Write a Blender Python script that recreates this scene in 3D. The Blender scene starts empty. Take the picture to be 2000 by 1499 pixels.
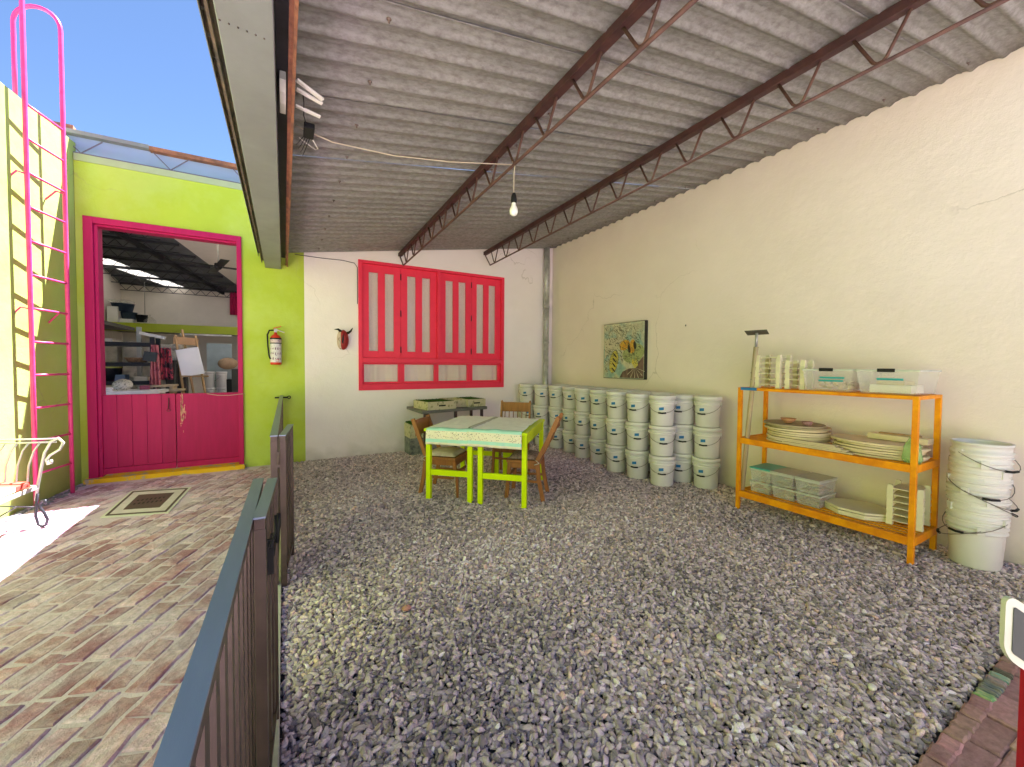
import bpy, bmesh, math, random
from mathutils import Vector, Matrix, Euler
from mathutils import noise as mnoise
R = math.radians
scn = bpy.context.scene
col = scn.collection
# ------------------------------------------------------------ camera, sky, sun, exposure
camd = bpy.data.cameras.new('camera'); cam = bpy.data.objects.new('camera', camd); col.objects.link(cam)
yaw, pitch, roll = R(29.41), R(1.74), R(.4)
fw = Vector((math.sin(yaw)*math.cos(pitch), math.cos(yaw)*math.cos(pitch), -math.sin(pitch)))
rt = Vector((math.cos(yaw), -math.sin(yaw), 0)); upv = rt.cross(fw)
r2 = rt*math.cos(roll)+upv*math.sin(roll); u2 = upv*math.cos(roll)-rt*math.sin(roll)
m = Matrix((r2, u2, -fw)).transposed().to_4x4(); m.translation = (0, 0, 1.46)
cam.matrix_world = m
camd.sensor_width = 36; camd.lens = 790/2000*36; camd.shift_y = -12.1/2000
camd.clip_start = .03; camd.clip_end = 500
scn.camera = cam
w = bpy.data.worlds.new('World'); scn.world = w; w.use_nodes = True
nt = w.node_tree; bg = nt.nodes['Background']
sky = nt.nodes.new('ShaderNodeTexSky'); sky.sky_type = 'NISHITA'; sky.sun_disc = False
sky.sun_elevation = R(64); sky.sun_rotation = R(59); sky.altitude = 3200; sky.ozone_density = 4.0; sky.air_density = .9; sky.dust_density = .5
nt.links.new(sky.outputs[0], bg.inputs[0]); bg.inputs[1].default_value = .05
sl = bpy.data.lights.new('sun', 'SUN'); sl.energy = 5.0; sl.angle = R(.5); sl.color = (1, .965, .965)
sun = bpy.data.objects.new('sun', sl); col.objects.link(sun)
sun.rotation_euler = Vector((-1.1, -.65, -2.45)).to_track_quat('-Z', 'Y').to_euler(); sun.location = (6, 4, 14)
scn.view_settings.view_transform = 'Standard'; scn.view_settings.look = 'None'
scn.view_settings.exposure = 2.72; scn.view_settings.gamma = 1; scn.view_settings.use_curve_mapping = False
scn.render.engine = 'CYCLES'
cy = scn.cycles; cy.max_bounces = 10; cy.diffuse_bounces = 7; cy.transparent_max_bounces = 12; cy.caustics_reflective = False; cy.caustics_refractive = False
rnd = random.Random(7)
# ------------------------------------------------------------ materials
def M(name, c, rough=.6, metal=0., var=.12, vs=6., bump=0., bs=60., rand=0., c2=None, c2s=3., c2t=.5, c2w=.1, spec=.4, stretch=None, hue=0., bump2=0., bs2=8., transl=0., alpha=1., bd=.01):
    """procedural material: base colour c with value noise, an optional second colour c2 in blotches, fine bump"""
    mt = bpy.data.materials.new(name); mt.use_nodes = True; n = mt.node_tree.nodes; L = mt.node_tree.links
    b = n['Principled BSDF']; b.inputs['Roughness'].default_value = rough; b.inputs['Metallic'].default_value = metal
    b.inputs['Specular IOR Level'].default_value = spec
    tc = n.new('ShaderNodeTexCoord'); vec = tc.outputs['Object']
    oi = n.new('ShaderNodeObjectInfo')
    ad = n.new('ShaderNodeVectorMath'); ad.operation = 'MULTIPLY_ADD'
    cmb = n.new('ShaderNodeCombineXYZ')
    for i in range(3): L.new(oi.outputs['Random'], cmb.inputs[i])
    L.new(cmb.outputs[0], ad.inputs[0]); ad.inputs[1].default_value = (37, 61, 23); L.new(vec, ad.inputs[2]); vec = ad.outputs[0]
    if stretch:
        mp = n.new('ShaderNodeMapping'); mp.inputs['Scale'].default_value = stretch; L.new(vec, mp.inputs[0]); vec = mp.outputs[0]
    def noise(s, d=4, r=.6):
        q = n.new('ShaderNodeTexNoise'); q.inputs['Scale'].default_value = s; q.inputs['Detail'].default_value = d; q.inputs['Roughness'].default_value = r
        L.new(vec, q.inputs['Vector']); return q
    base = n.new('ShaderNodeRGB'); base.outputs[0].default_value = (*c, 1); cur = base.outputs[0]
    if c2:
        q = noise(c2s, 6, .65); rp = n.new('ShaderNodeMapRange'); rp.inputs[1].default_value = c2t-c2w; rp.inputs[2].default_value = c2t+c2w
        L.new(q.outputs[0], rp.inputs[0]); mx = n.new('ShaderNodeMix'); mx.data_type = 'RGBA'
        L.new(rp.outputs[0], mx.inputs[0]); L.new(cur, mx.inputs[6]); mx.inputs[7].default_value = (*c2, 1); cur = mx.outputs[2]
    q = noise(vs, 5); rp = n.new('ShaderNodeMapRange'); rp.inputs[1].default_value = .25; rp.inputs[2].default_value = .75
    rp.inputs[3].default_value = 1-var; rp.inputs[4].default_value = 1+var; L.new(q.outputs[0], rp.inputs[0]); val = rp.outputs[0]
    if rand:
        r_ = n.new('ShaderNodeMapRange'); r_.inputs[3].default_value = 1-rand; r_.inputs[4].default_value = 1+rand; L.new(oi.outputs['Random'], r_.inputs[0])
        mm = n.new('ShaderNodeMath'); mm.operation = 'MULTIPLY'; L.new(val, mm.inputs[0]); L.new(r_.outputs[0], mm.inputs[1]); val = mm.outputs[0]
    hs = n.new('ShaderNodeHueSaturation'); L.new(cur, hs.inputs['Color']); L.new(val, hs.inputs['Value'])
    if hue:
        wn = n.new('ShaderNodeTexWhiteNoise'); wn.noise_dimensions = '1D'; L.new(oi.outputs['Random'], wn.inputs['W'])
        h_ = n.new('ShaderNodeMapRange'); h_.inputs[3].default_value = .5-hue; h_.inputs[4].default_value = .5+hue; L.new(wn.outputs[0], h_.inputs[0]); L.new(h_.outputs[0], hs.inputs['Hue'])
    L.new(hs.outputs[0], b.inputs['Base Color'])
    nrm = None
    if bump2:
        q = noise(bs2, 4); bp = n.new('ShaderNodeBump'); bp.inputs['Strength'].default_value = bump2; bp.inputs['Distance'].default_value = bd*4; L.new(q.outputs[0], bp.inputs['Height']); nrm = bp.outputs[0]
    if bump:
        q = noise(bs, 5, .65); bp = n.new('ShaderNodeBump'); bp.inputs['Strength'].default_value = bump; bp.inputs['Distance'].default_value = bd; L.new(q.outputs[0], bp.inputs['Height'])
        if nrm: L.new(nrm, bp.inputs['Normal'])
        nrm = bp.outputs[0]
    if nrm: L.new(nrm, b.inputs['Normal'])
    out = n['Material Output']
    if transl:
        tr = n.new('ShaderNodeBsdfTranslucent'); L.new(hs.outputs[0], tr.inputs[0]); mx = n.new('ShaderNodeMixShader'); mx.inputs[0].default_value = transl
        L.new(b.outputs[0], mx.inputs[1]); L.new(tr.outputs[0], mx.inputs[2]); L.new(mx.outputs[0], out.inputs[0]); sh = mx.outputs[0]
    else: sh = b.outputs[0]
    if alpha < 1:
        tp = n.new('ShaderNodeBsdfTransparent'); mx = n.new('ShaderNodeMixShader'); mx.inputs[0].default_value = alpha
        L.new(tp.outputs[0], mx.inputs[1]); L.new(sh, mx.inputs[2]); L.new(mx.outputs[0], out.inputs[0])
    mt['hs'] = hs.name
    return mt
WALL = dict(bump=.35, bs=55, bump2=.22, bs2=7, bd=.006)
cream = M('cream_plaster', (.84, .74, .68), .85, var=.05, vs=1.1, c2=(.815, .71, .635), c2s=.8, c2w=.18, spec=.15, **WALL)
whitep = M('white_plaster', (.90, .82, .83), .85, var=.04, vs=1.2, c2=(.885, .79, .775), c2s=.9, c2w=.15, spec=.15, **WALL)
lime = M('lime_paint', (.45, .56, .06), .75, var=.08, vs=1.5, c2=(.49, .60, .12), c2s=1.3, spec=.2, **WALL)
lime2 = M('side_lime_paint', (.43, .58, .12), .75, var=.08, vs=1.5, c2=(.45, .57, .17), c2s=1.1, spec=.2, **WALL)
magenta = M('magenta_paint', (.47, .009, .105), .45, spec=.2, var=.1, vs=4, bump=.15, bs=30, stretch=(6, 6, .7), bd=.004)
magenta_d = M('magenta_worn_paint', (.42, .007, .092), .45, spec=.2, var=.12, vs=4, bump=.2, bs=26, stretch=(6, 6, .6), rand=.07, bd=.004)
redp = M('red_window_paint', (.84, .04, .092), .45, spec=.2, var=.07, vs=4, bump=.15, bs=40, bd=.003)
pink = M('pink_ladder_paint', (.80, .07, .25), .35, var=.1, vs=9, bump=.1, bs=80, c2=(.70, .05, .22), c2s=7)
galv = M('galvanised_sheet', (.30, .295, .28), .6, metal=.1, var=.1, vs=5, c2=(.20, .187, .178), c2s=34, c2t=.52, c2w=.12, bump=.5, bs=70, bd=.004, rand=.06, stretch=(.55, 1, 1))
greyst = M('grey_painted_steel', (.245, .255, .265), .5, var=.08, vs=3, c2=(.215, .22, .23), c2s=2, bump=.2, bs=120, bd=.002)
darkst = M('dark_steel', (.045, .04, .05), .6, var=.3, vs=8)
fasc = M('weathered_flashing', (.12, .10, .095), .6, metal=.3, var=.4, vs=12, c2=(.20, .14, .11), c2s=9, bump=.5, bs=40)
rust = M('rust_primer', (.075, .033, .026), .65, var=.2, vs=14, c2=(.11, .05, .036), c2s=11, bump=.3, bs=90, bd=.003)
rustd = M('dark_red_primer', (.075, .028, .026), .6, var=.18, vs=10, c2=(.05, .02, .022), c2s=8)
rusto = M('orange_rust', (.36, .15, .08), .7, var=.25, vs=9, c2=(.20, .09, .06), c2s=7, bump=.4, bs=60)
fencem = M('brown_fence_steel', (.075, .052, .048), .42, metal=.55, var=.15, vs=6, c2=(.10, .07, .062), c2s=5, bump=.12, bs=150, bd=.002)
fencet = M('sky_tinted_rail_steel', (.21, .25, .37), .38, metal=.55, var=.1, vs=5, bump=.1, bs=150, bd=.002, stretch=(4, .5, 4))  # blue in the base colour paints the sky reflected in the rail
limew = M('lime_table_paint', (.60, .78, .0), .4, spec=.2, var=.06, vs=6, bump=.12, bs=50, bd=.002)
woodc = M('orange_brown_wood', (.30, .115, .035), .42, var=.25, vs=7, stretch=(6, 6, .7), bump=.15, bs=25, rand=.08, bd=.002)
woodl = M('pale_plywood', (.66, .55, .34), .7, var=.12, vs=7, stretch=(1, 1, 8), rand=.09, bump=.2, bs=40, bd=.002)
woodm = M('tan_wood', (.42, .26, .12), .6, var=.2, vs=6, bump=.2, bs=30)
paleplas = M('pale_cream_plastic', (.74, .68, .47), .5, var=.05, vs=5, rand=.05)
orange = M('orange_shelf_paint', (.86, .335, .004), .45, spec=.2, var=.12, vs=8, c2=(.72, .23, .006), c2s=6, bump=.12, bs=60, bd=.002)
bucketm = M('grey_white_bucket_plastic', (.74, .715, .69), .38, var=.05, vs=3, rand=.035, hue=.012, spec=.5)
lidm = M('bucket_lid_plastic', (.75, .725, .70), .4, var=.04, vs=3, rand=.03)
wire = M('steel_wire', (.22, .2, .18), .4, metal=.7)
black = M('black_plastic', (.012, .012, .014), .5, spec=.2)
bluet = M('blue_tape', (.02, .17, .42), .6, var=.25, vs=120)
tealt = M('teal_tape', (.02, .30, .30), .6)
teal = M('teal_plastic', (.03, .36, .32), .35)
plast = M('clear_plastic', (.78, .77, .68), .18, var=.04, alpha=.2, spec=.6)
plast2 = M('cloudy_plastic', (.70, .70, .64), .25, var=.04, alpha=.27, spec=.6)
whitem = M('white_paint', (.74, .72, .68), .45, var=.05)
steelp = M('galvanised_pipe', (.50, .49, .47), .38, metal=.35, var=.12, vs=14, c2=(.38, .375, .36), c2s=10)
glass = M('window_glass', (.7, .72, .7), .04, alpha=.12, spec=.8)
curt = M('cream_curtain', (.78, .68, .60), .8, var=.03, vs=2, transl=.2)
slate = M('dark_slate', (.035, .042, .044), .6, var=.15, vs=20)
turf = M('green_turf', (.045, .12, .012), .95, var=.5, vs=90, bump=1, bs=300)
mottled = M('mottled_paper', (.58, .52, .34), .7, var=.1, c2=(.23, .22, .10), c2s=17, c2t=.58, c2w=.05, rand=.04)
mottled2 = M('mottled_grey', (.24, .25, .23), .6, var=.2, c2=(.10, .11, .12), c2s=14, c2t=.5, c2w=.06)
cush = M('cream_cushion', (.68, .58, .46), .9, bump=.4, bs=200, var=.08, c2=(.60, .48, .38), c2s=14)
cush2 = M('patterned_cushion', (.36, .25, .21), .9, var=.2, vs=30, c2=(.22, .14, .12), c2s=42, c2t=.5, c2w=.03, bump=.4, bs=200)
extred = M('extinguisher_red', (.62, .045, .02), .3, var=.04)
labelw = M('white_label', (.72, .68, .70), .5, var=.12, vs=60, c2=(.35, .28, .42), c2s=55, c2t=.62, c2w=.03)
mort = M('pale_mortar', (.78, .61, .78), .9, var=.12, vs=9, c2=(.66, .50, .64), c2s=5, bump=.8, bs=90, c2w=.2)
gbase = M('grey_gravel_bed', (.075, .07, .07), .95, var=.4, vs=60, bump=1, bs=60)
earth = M('pale_ground', (.48, .425, .45), .95, var=.1, vs=.5, bump=.4, bs=20)
conc = M('concrete', (.52, .50, .46), .85, var=.12, vs=9, bump=.4, bs=70, c2=(.44, .42, .39), c2s=6)
yellowp = M('worn_yellow_paint', (.85, .50, .01), .7, var=.1, c2=(.50, .42, .34), c2s=9, c2t=.56, c2w=.04, bump=.3)
iron = M('cast_iron', (.13, .09, .085), .6, var=.2, vs=30, metal=.3)
studio_w = M('studio_white', (.78, .72, .64), .85, var=.04, spec=.1)
studio_black = M('black_joist_paint', (.02, .02, .024), .6)
studio_dark = M('dark_roof_sheet', (.13, .137, .15), .7, var=.25, vs=6)
skyl = M('translucent_sheet', (.7, .69, .66), .4, transl=.6)
skyc = M('blue_translucent_panel', (.42, .50, .72), .25, transl=.5, spec=.8, var=.06, vs=2)
redcloth = M('magenta_cloth', (.48, .01, .09), .8)
pinkcloth = M('pink_cloth', (.52, .16, .18), .9, var=.25, vs=20, c2=(.18, .03, .06), c2s=12, c2t=.57, c2w=.04)
navy = M('dark_blue_tub', (.03, .05, .085), .45)
brickm = None
def brick_material(name, c, cb, attr=None, dust=.92, chalk=(.68, .49, .64), ct=.54):
    mt = M(name, c, .9, var=.28, vs=38, bump=1, bs=170, rand=.24 if not attr else 0, hue=.018 if not attr else 0, c2=chalk, c2s=4.5, c2t=ct, c2w=.1, bump2=.5, bs2=25, bd=.006, spec=.15)
    n = mt.node_tree.nodes; L = mt.node_tree.links
    g = n.new('ShaderNodeNewGeometry'); nz = n.new('ShaderNodeTexNoise'); nz.inputs['Scale'].default_value = 1.9; nz.inputs['Detail'].default_value = 8; nz.inputs['Roughness'].default_value = .7; L.new(g.outputs['Position'], nz.inputs[0])
    rp = n.new('ShaderNodeMapRange'); rp.inputs[1].default_value = .42; rp.inputs[2].default_value = .62; rp.inputs[4].default_value = dust; L.new(nz.outputs[0], rp.inputs[0])
    mx = n.new('ShaderNodeMix'); mx.data_type = 'RGBA'; hc = n[mt['hs']].inputs['Color']; src = hc.links[0].from_socket; L.new(rp.outputs[0], mx.inputs[0]); L.new(src, mx.inputs[6]); mx.inputs[7].default_value = (.72, .55, .72, 1); L.new(mx.outputs[2], hc)
    if attr:
        a = n.new('ShaderNodeAttribute'); a.attribute_name = attr; hs = n[mt['hs']]
        mp = n.new('ShaderNodeMapRange'); mp.inputs[3].default_value = .75; mp.inputs[4].default_value = 1.25; L.new(a.outputs['Fac'], mp.inputs[0])
        mm = n.new('ShaderNodeMath'); mm.operation = 'MULTIPLY'; src = hs.inputs['Value'].links[0].from_socket
        L.new(src, mm.inputs[0]); L.new(mp.outputs[0], mm.inputs[1]); L.new(mm.outputs[0], hs.inputs['Value'])
    return mt
brickm = brick_material('red_brown_brick', (.45, .215, .29), None)
brickms = brick_material('red_brown_brick_rest', (.45, .215, .29), None, 'tint')
brickr = brick_material('smooth_brown_paver', (.46, .25, .215), None, dust=.1, chalk=(.50, .30, .26))
def wall_wear(mt, dirt=(.30, .24, .18), h=.16, crack=.32):
    # splash dirt along the foot of the wall and a few hairline cracks
    n = mt.node_tree.nodes; L = mt.node_tree.links; hc = n[mt['hs']].inputs['Color']; src = hc.links[0].from_socket if hc.links else None
    g = n.new('ShaderNodeNewGeometry'); sx = n.new('ShaderNodeSeparateXYZ'); L.new(g.outputs['Position'], sx.inputs[0])
    nz = n.new('ShaderNodeTexNoise'); nz.inputs['Scale'].default_value = 5; nz.inputs['Detail'].default_value = 8; L.new(g.outputs['Position'], nz.inputs[0])
    ma = n.new('ShaderNodeMath'); ma.operation = 'MULTIPLY_ADD'; ma.inputs[1].default_value = -.45; L.new(nz.outputs[0], ma.inputs[0]); L.new(sx.outputs[2], ma.inputs[2])
    rp = n.new('ShaderNodeMapRange'); rp.inputs[1].default_value = -.26; rp.inputs[2].default_value = -.2+h; rp.inputs[3].default_value = .38; rp.inputs[4].default_value = 0; L.new(ma.outputs[0], rp.inputs[0])
    mx = n.new('ShaderNodeMix'); mx.data_type = 'RGBA'; L.new(rp.outputs[0], mx.inputs[0]); L.new(src, mx.inputs[6]); mx.inputs[7].default_value = (*dirt, 1)
    ns = n.new('ShaderNodeTexNoise'); ns.inputs['Scale'].default_value = 2.2; ns.inputs['Detail'].default_value = 6; L.new(g.outputs['Position'], ns.inputs[0])
    va = n.new('ShaderNodeVectorMath'); va.operation = 'MULTIPLY_ADD'; L.new(ns.outputs['Color'], va.inputs[0]); va.inputs[1].default_value = (.5, .5, .5); L.new(g.outputs['Position'], va.inputs[2])
    vo = n.new('ShaderNodeTexVoronoi'); vo.feature = 'DISTANCE_TO_EDGE'; vo.inputs['Scale'].default_value = .55; L.new(va.outputs[0], vo.inputs['Vector'])
    c1 = n.new('ShaderNodeMapRange'); c1.inputs[1].default_value = .0012; c1.inputs[2].default_value = .004; c1.inputs[3].default_value = crack; c1.inputs[4].default_value = 0; L.new(vo.outputs['Distance'], c1.inputs[0])
    n2 = n.new('ShaderNodeTexNoise'); n2.inputs['Scale'].default_value = .9; L.new(g.outputs['Position'], n2.inputs[0])
    c2_ = n.new('ShaderNodeMapRange'); c2_.inputs[1].default_value = .52; c2_.inputs[2].default_value = .62; L.new(n2.outputs[0], c2_.inputs[0])
    mm = n.new('ShaderNodeMath'); mm.operation = 'MULTIPLY'; L.new(c1.outputs[0], mm.inputs[0]); L.new(c2_.outputs[0], mm.inputs[1])
    m2 = n.new('ShaderNodeMix'); m2.data_type = 'RGBA'; L.new(mm.outputs[0], m2.inputs[0]); L.new(mx.outputs[2], m2.inputs[6]); m2.inputs[7].default_value = (.28, .22, .17, 1); L.new(m2.outputs[2], hc)
wall_wear(cream); wall_wear(whitep); wall_wear(lime, (.22, .22, .06), .10, .3); wall_wear(lime2, (.22, .24, .08), .35, .3)
# ------------------------------------------------------------ mesh helpers
class MB:
    def __init__(s): s.v = []; s.f = []; s.sm = []; s.mi = []; s.cm = 0
    def add(s, vs, fs, smooth=False):
        o = len(s.v); s.v += [tuple(v) for v in vs]; s.f += [tuple(i+o for i in f) for f in fs]; s.sm += [smooth]*len(fs); s.mi += [s.cm]*len(fs)
    def box(s, x0, x1, y0, y1, z0, z1, mat=None):
        vs = [Vector((x, y, z)) for z in (z0, z1) for y in (y0, y1) for x in (x0, x1)]
        if mat: vs = [mat @ v for v in vs]
        s.add(vs, [(0, 2, 3, 1), (4, 5, 7, 6), (0, 1, 5, 4), (2, 6, 7, 3), (0, 4, 6, 2), (1, 3, 7, 5)]); return s
    def bar(s, a, b, wx, wy, up=(0, 0, 1)):
        """rectangular bar from a to b; wx across, wy along up"""
        a, b = Vector(a), Vector(b); d = (b-a).normalized(); up = Vector(up)
        if abs(d.dot(up)) > .98: up = Vector((0, 1, 0))
        x = d.cross(up).normalized()*wx/2; y = x.cross(d).normalized()*wy/2
        s.add([a-x-y, a+x-y, a+x+y, a-x+y, b-x-y, b+x-y, b+x+y, b-x+y], [(0, 1, 2, 3)[::-1], (4, 5, 6, 7), (0, 1, 5, 4), (1, 2, 6, 5), (2, 3, 7, 6), (3, 0, 4, 7)]); return s
    def tube(s, pts, r, n=8, closed=False, cap=True):
        pts = [Vector(p) for p in pts]; k = len(pts); rr = r if isinstance(r, (list, tuple)) else [r]*k
        vs = []; prev = None
        for i, p in enumerate(pts):
            if closed: t = pts[(i+1) % k]-pts[i-1]
            else: t = pts[min(i+1, k-1)]-pts[max(i-1, 0)]
            t.normalize()
            if prev is None: ref = Vector((0, 0, 1)) if abs(t.z) < .9 else Vector((1, 0, 0)); x = t.cross(ref).normalized()
            else:
                x = prev-t*prev.dot(t); x.normalize()
            prev = x; y = t.cross(x)
            vs += [p+(x*math.cos(a)+y*math.sin(a))*rr[i] for a in [2*math.pi*j/n for j in range(n)]]
        fs = []
        for i in range(k if closed else k-1):
            for j in range(n):
                a = i*n+j; b = i*n+(j+1) % n; c = ((i+1) % k)*n+(j+1) % n; d = ((i+1) % k)*n+j; fs.append((a, b, c, d))
        s.add(vs, fs, True)
        if cap and not closed:
            o = len(s.v)-len(vs); s.f += [tuple(o+j for j in range(n))[::-1], tuple(o+(k-1)*n+j for j in range(n))]; s.sm += [False]*2; s.mi += [s.cm]*2
        return s
    def lathe(s, prof, n=24, c=(0, 0, 0), sx=1, sy=1, smooth=True):
        vs = []; fs = []
        for r, z in prof:
            for j in range(n): a = 2*math.pi*j/n; vs.append((c[0]+r*math.cos(a)*sx, c[1]+r*math.sin(a)*sy, c[2]+z))
        for i in range(len(prof)-1):
            for j in range(n): fs.append((i*n+j, i*n+(j+1) % n, (i+1)*n+(j+1) % n, (i+1)*n+j))
        s.add(vs, fs, smooth)
        return s
    def prism(s, poly, z0, z1, mat=None):
        k = len(poly); vs = [Vector((x, y, z0)) for x, y in poly]+[Vector((x, y, z1)) for x, y in poly]
        if mat: vs = [mat @ v for v in vs]
        s.add(vs, [tuple(range(k))[::-1], tuple(range(k, 2*k))]+[(i, (i+1) % k, (i+1) % k+k, i+k) for i in range(k)]); return s
    def ell(s, c, r, n=12, m_=8, mat=None):
        prof = [(max(.0001, math.sin(math.pi*i/m_)), -math.cos(math.pi*i/m_)) for i in range(m_+1)]
        vs = [];
        for pr, pz in prof:
            for j in range(n):
                a = 2*math.pi*j/n; v = Vector((pr*math.cos(a)*r[0], pr*math.sin(a)*r[1], pz*r[2]))
                if mat: v = mat @ v
                vs.append(v+Vector(c))
        s.add(vs, [(i*n+j, i*n+(j+1) % n, (i+1)*n+(j+1) % n, (i+1)*n+j) for i in range(m_) for j in range(n)], True); return s
    def grid(s, fn, nu, nv, smooth=True):
        vs = [fn(i/nu, j/nv) for j in range(nv+1) for i in range(nu+1)]
        s.add(vs, [(j*(nu+1)+i, j*(nu+1)+i+1, (j+1)*(nu+1)+i+1, (j+1)*(nu+1)+i) for j in range(nv) for i in range(nu)], smooth); return s
    def mesh(s, name, mat, bev=0.):
        me = bpy.data.meshes.new(name); me.from_pydata(s.v, [], s.f); me.update()
        me.polygons.foreach_set('use_smooth', s.sm); me.polygons.foreach_set('material_index', s.mi)
        for q in (mat if isinstance(mat, (list, tuple)) else [mat]): me.materials.append(q)
        return me
    def build(s, name, mat, parent=None, bev=0., thick=0.):
        """world coordinates in, stored relative to the root of the parent chain"""
        me = s.mesh(name, mat); o = bpy.data.objects.new(name, me); col.objects.link(o)
        if parent is not None:
            r_ = parent
            while r_.parent: r_ = r_.parent
            inv = root_mw[r_.name].inverted() if r_.name in root_mw else Matrix.Identity(4)
            me.transform(inv); o.parent = parent
        if bev:
            b = o.modifiers.new('bevel', 'BEVEL'); b.width = bev; b.segments = 2; b.limit_method = 'ANGLE'; b.angle_limit = R(40)
        if thick:
            b = o.modifiers.new('solid', 'SOLIDIFY'); b.thickness = thick; b.offset = 0
        return o
root_mw = {}
def tag(o, label=None, cat=None, group=None, kind=None):
    if label: o['label'] = label
    if cat: o['category'] = cat
    if group: o['group'] = group
    if kind: o['kind'] = kind
    return o
def thing(name, loc, label, cat, group=None, rz=0.):
    o = bpy.data.objects.new(name, None); col.objects.link(o); o.location = loc; o.rotation_euler = (0, 0, rz); o.empty_display_size = .1
    root_mw[o.name] = Matrix.Translation(loc) @ Matrix.Rotation(rz, 4, 'Z')
    return tag(o, label, cat, group)
def local(o): root_mw[o.name] = Matrix.Identity(4); return o       # parts are given in the thing's own coordinates
def kids(o): return [c for c in bpy.data.objects if c.parent == o]
def dup(src, loc, rz, label, group=None, kd=None):
    r_ = src.copy(); col.objects.link(r_); r_.location = loc; r_.rotation_euler = (0, 0, rz); r_['label'] = label
    if group: r_['group'] = group
    for ch in kids(src) if kd is None else kd:
        c = ch.copy(); col.objects.link(c); c.parent = r_
        for g in kids(ch): d = g.copy(); col.objects.link(d); d.parent = c
    return r_
def struct(mb, name, mat): return tag(mb.build(name, mat), kind='structure')
def solo(mb, name, mat, label, cat, group=None, bev=0., thick=0.): return tag(mb.build(name, mat, bev=bev, thick=thick), label, cat, group)
def recenter(o):
    """put a single-mesh thing's origin at the middle of its base"""
    me = o.data; xs = [v.co for v in me.vertices]
    c = Vector(((min(v.x for v in xs)+max(v.x for v in xs))/2, (min(v.y for v in xs)+max(v.y for v in xs))/2, min(v.z for v in xs)))
    me.transform(Matrix.Translation(-c)); o.location = c; return o
def arc(c, r, a0, a1, n, ax, ay):
    c, ax, ay = Vector(c), Vector(ax), Vector(ay)
    return [c+ax*(r*math.cos(R(a0+(a1-a0)*i/n)))+ay*(r*math.sin(R(a0+(a1-a0)*i/n))) for i in range(n+1)]
# ------------------------------------------------------------ dimensions
D, XR, XG = 6.76, 4.73, .27
def roofz(x): return 3.02+.161*x
LW0 = Vector((-2.137, 6.83, 0)); LD = Vector((-.12, -.993, 0)).normalized(); LN = Vector((.993, -.12, 0)).normalized()
# ------------------------------------------------------------ ground
struct(MB().box(-60, 60, -60, 60, -.2, -.06), 'ground', earth)
struct(MB().box(-.11, XR, .53, D, -.055, -.022), 'gravel_bed', gbase)
pv = struct(MB().prism([(-2.75, D+.02), (-2.75, -1.0), (-.12, -1.0), (-.12, D+.02)], -.058, -.005), 'brick_paving', mort)
pr = struct(MB().box(-.12, XR, -1.0, .455, -.058, -.012), 'brick_path', M('sandy_joint', (.26, .20, .17), .9, var=.2, bump=.5))
# bricks: a few shared shapes, laid in slanting rows
def brick_mesh(seed, L_, W_, H=.028, mat=None, jit=.15, name='brick'):
    r_ = random.Random(seed); me = MB(); ring = []
    per = [(-1, -1), (-.33, -1), (.33, -1), (1, -1), (1, 0), (1, 1), (.33, 1), (-.33, 1), (-1, 1), (-1, 0)]
    o1 = [(x*L_/2*(1+r_.uniform(-jit, jit)*.5), y*W_/2*(1+r_.uniform(-jit, jit))) for x, y in per]
    k = len(per); vs = [(x, y, -H) for x, y in o1]+[(x, y, -.006+r_.uniform(-.001, .001)) for x, y in o1]
    vs += [(x-math.copysign(.008, x), y-math.copysign(.007, y) if y else 0, r_.uniform(-.0012, .0012)) for x, y in o1]+[(0, 0, .0005)]
    fs = [(i, (i+1) % k, (i+1) % k+k, i+k) for i in range(k)]+[(i+k, (i+1) % k+k, (i+1) % k+2*k, i+2*k) for i in range(k)]+[(i+2*k, (i+1) % k+2*k, 3*k) for i in range(k)]
    me.add(vs, fs); return me.mesh(name, mat)
shapes = [brick_mesh(i, .2, .1, mat=brickm) for i in range(9)]
ang = R(67); du = Vector((math.cos(ang), math.sin(ang), 0)); dn = Vector((du.y, -du.x, 0))
grate_c = Vector((-1.26, 5.53, 0))
cand = []
for row in range(-16, 62):
    wv = row*.114; t = rnd.uniform(-.2, 0)-1.0
    while t < 10:
        ln = rnd.choice([.17, .2, .22, .25, .28]); c = Vector((-3.2, -.6, 0))+du*(t+ln/2)+dn*wv
        t += ln
        p = c
        wall_x = LW0.x+(p.y-LW0.y)*LD.x/LD.y
        if not (wall_x+.10 < p.x < -.155 and .2 < p.y < D-.17): continue
        if abs(p.x-grate_c.x) < .36 and abs(p.y-grate_c.y) < .57:
            q = (p-grate_c); 
            if abs(q.x+.18*q.y) < .36 and abs(q.y) < .50: continue
        cand.append((p.length if p.x/p.y > -.47 else 50+p.length, p, ln, ang+rnd.uniform(-.03, .03), rnd.uniform(-.003, .005)))
cand.sort(key=lambda a: a[0])
for i, (dd, p, ln, a, dz) in enumerate(cand[:298]):
    o = bpy.data.objects.new('brick', shapes[i % 9]); col.objects.link(o); o.parent = pv
    o.location = (p.x, p.y, dz); o.rotation_euler = (rnd.uniform(-.012, .012), rnd.uniform(-.012, .012), a); o.scale = ((ln-.014)/.2, rnd.uniform(.9, 1.02), 1)
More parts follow.
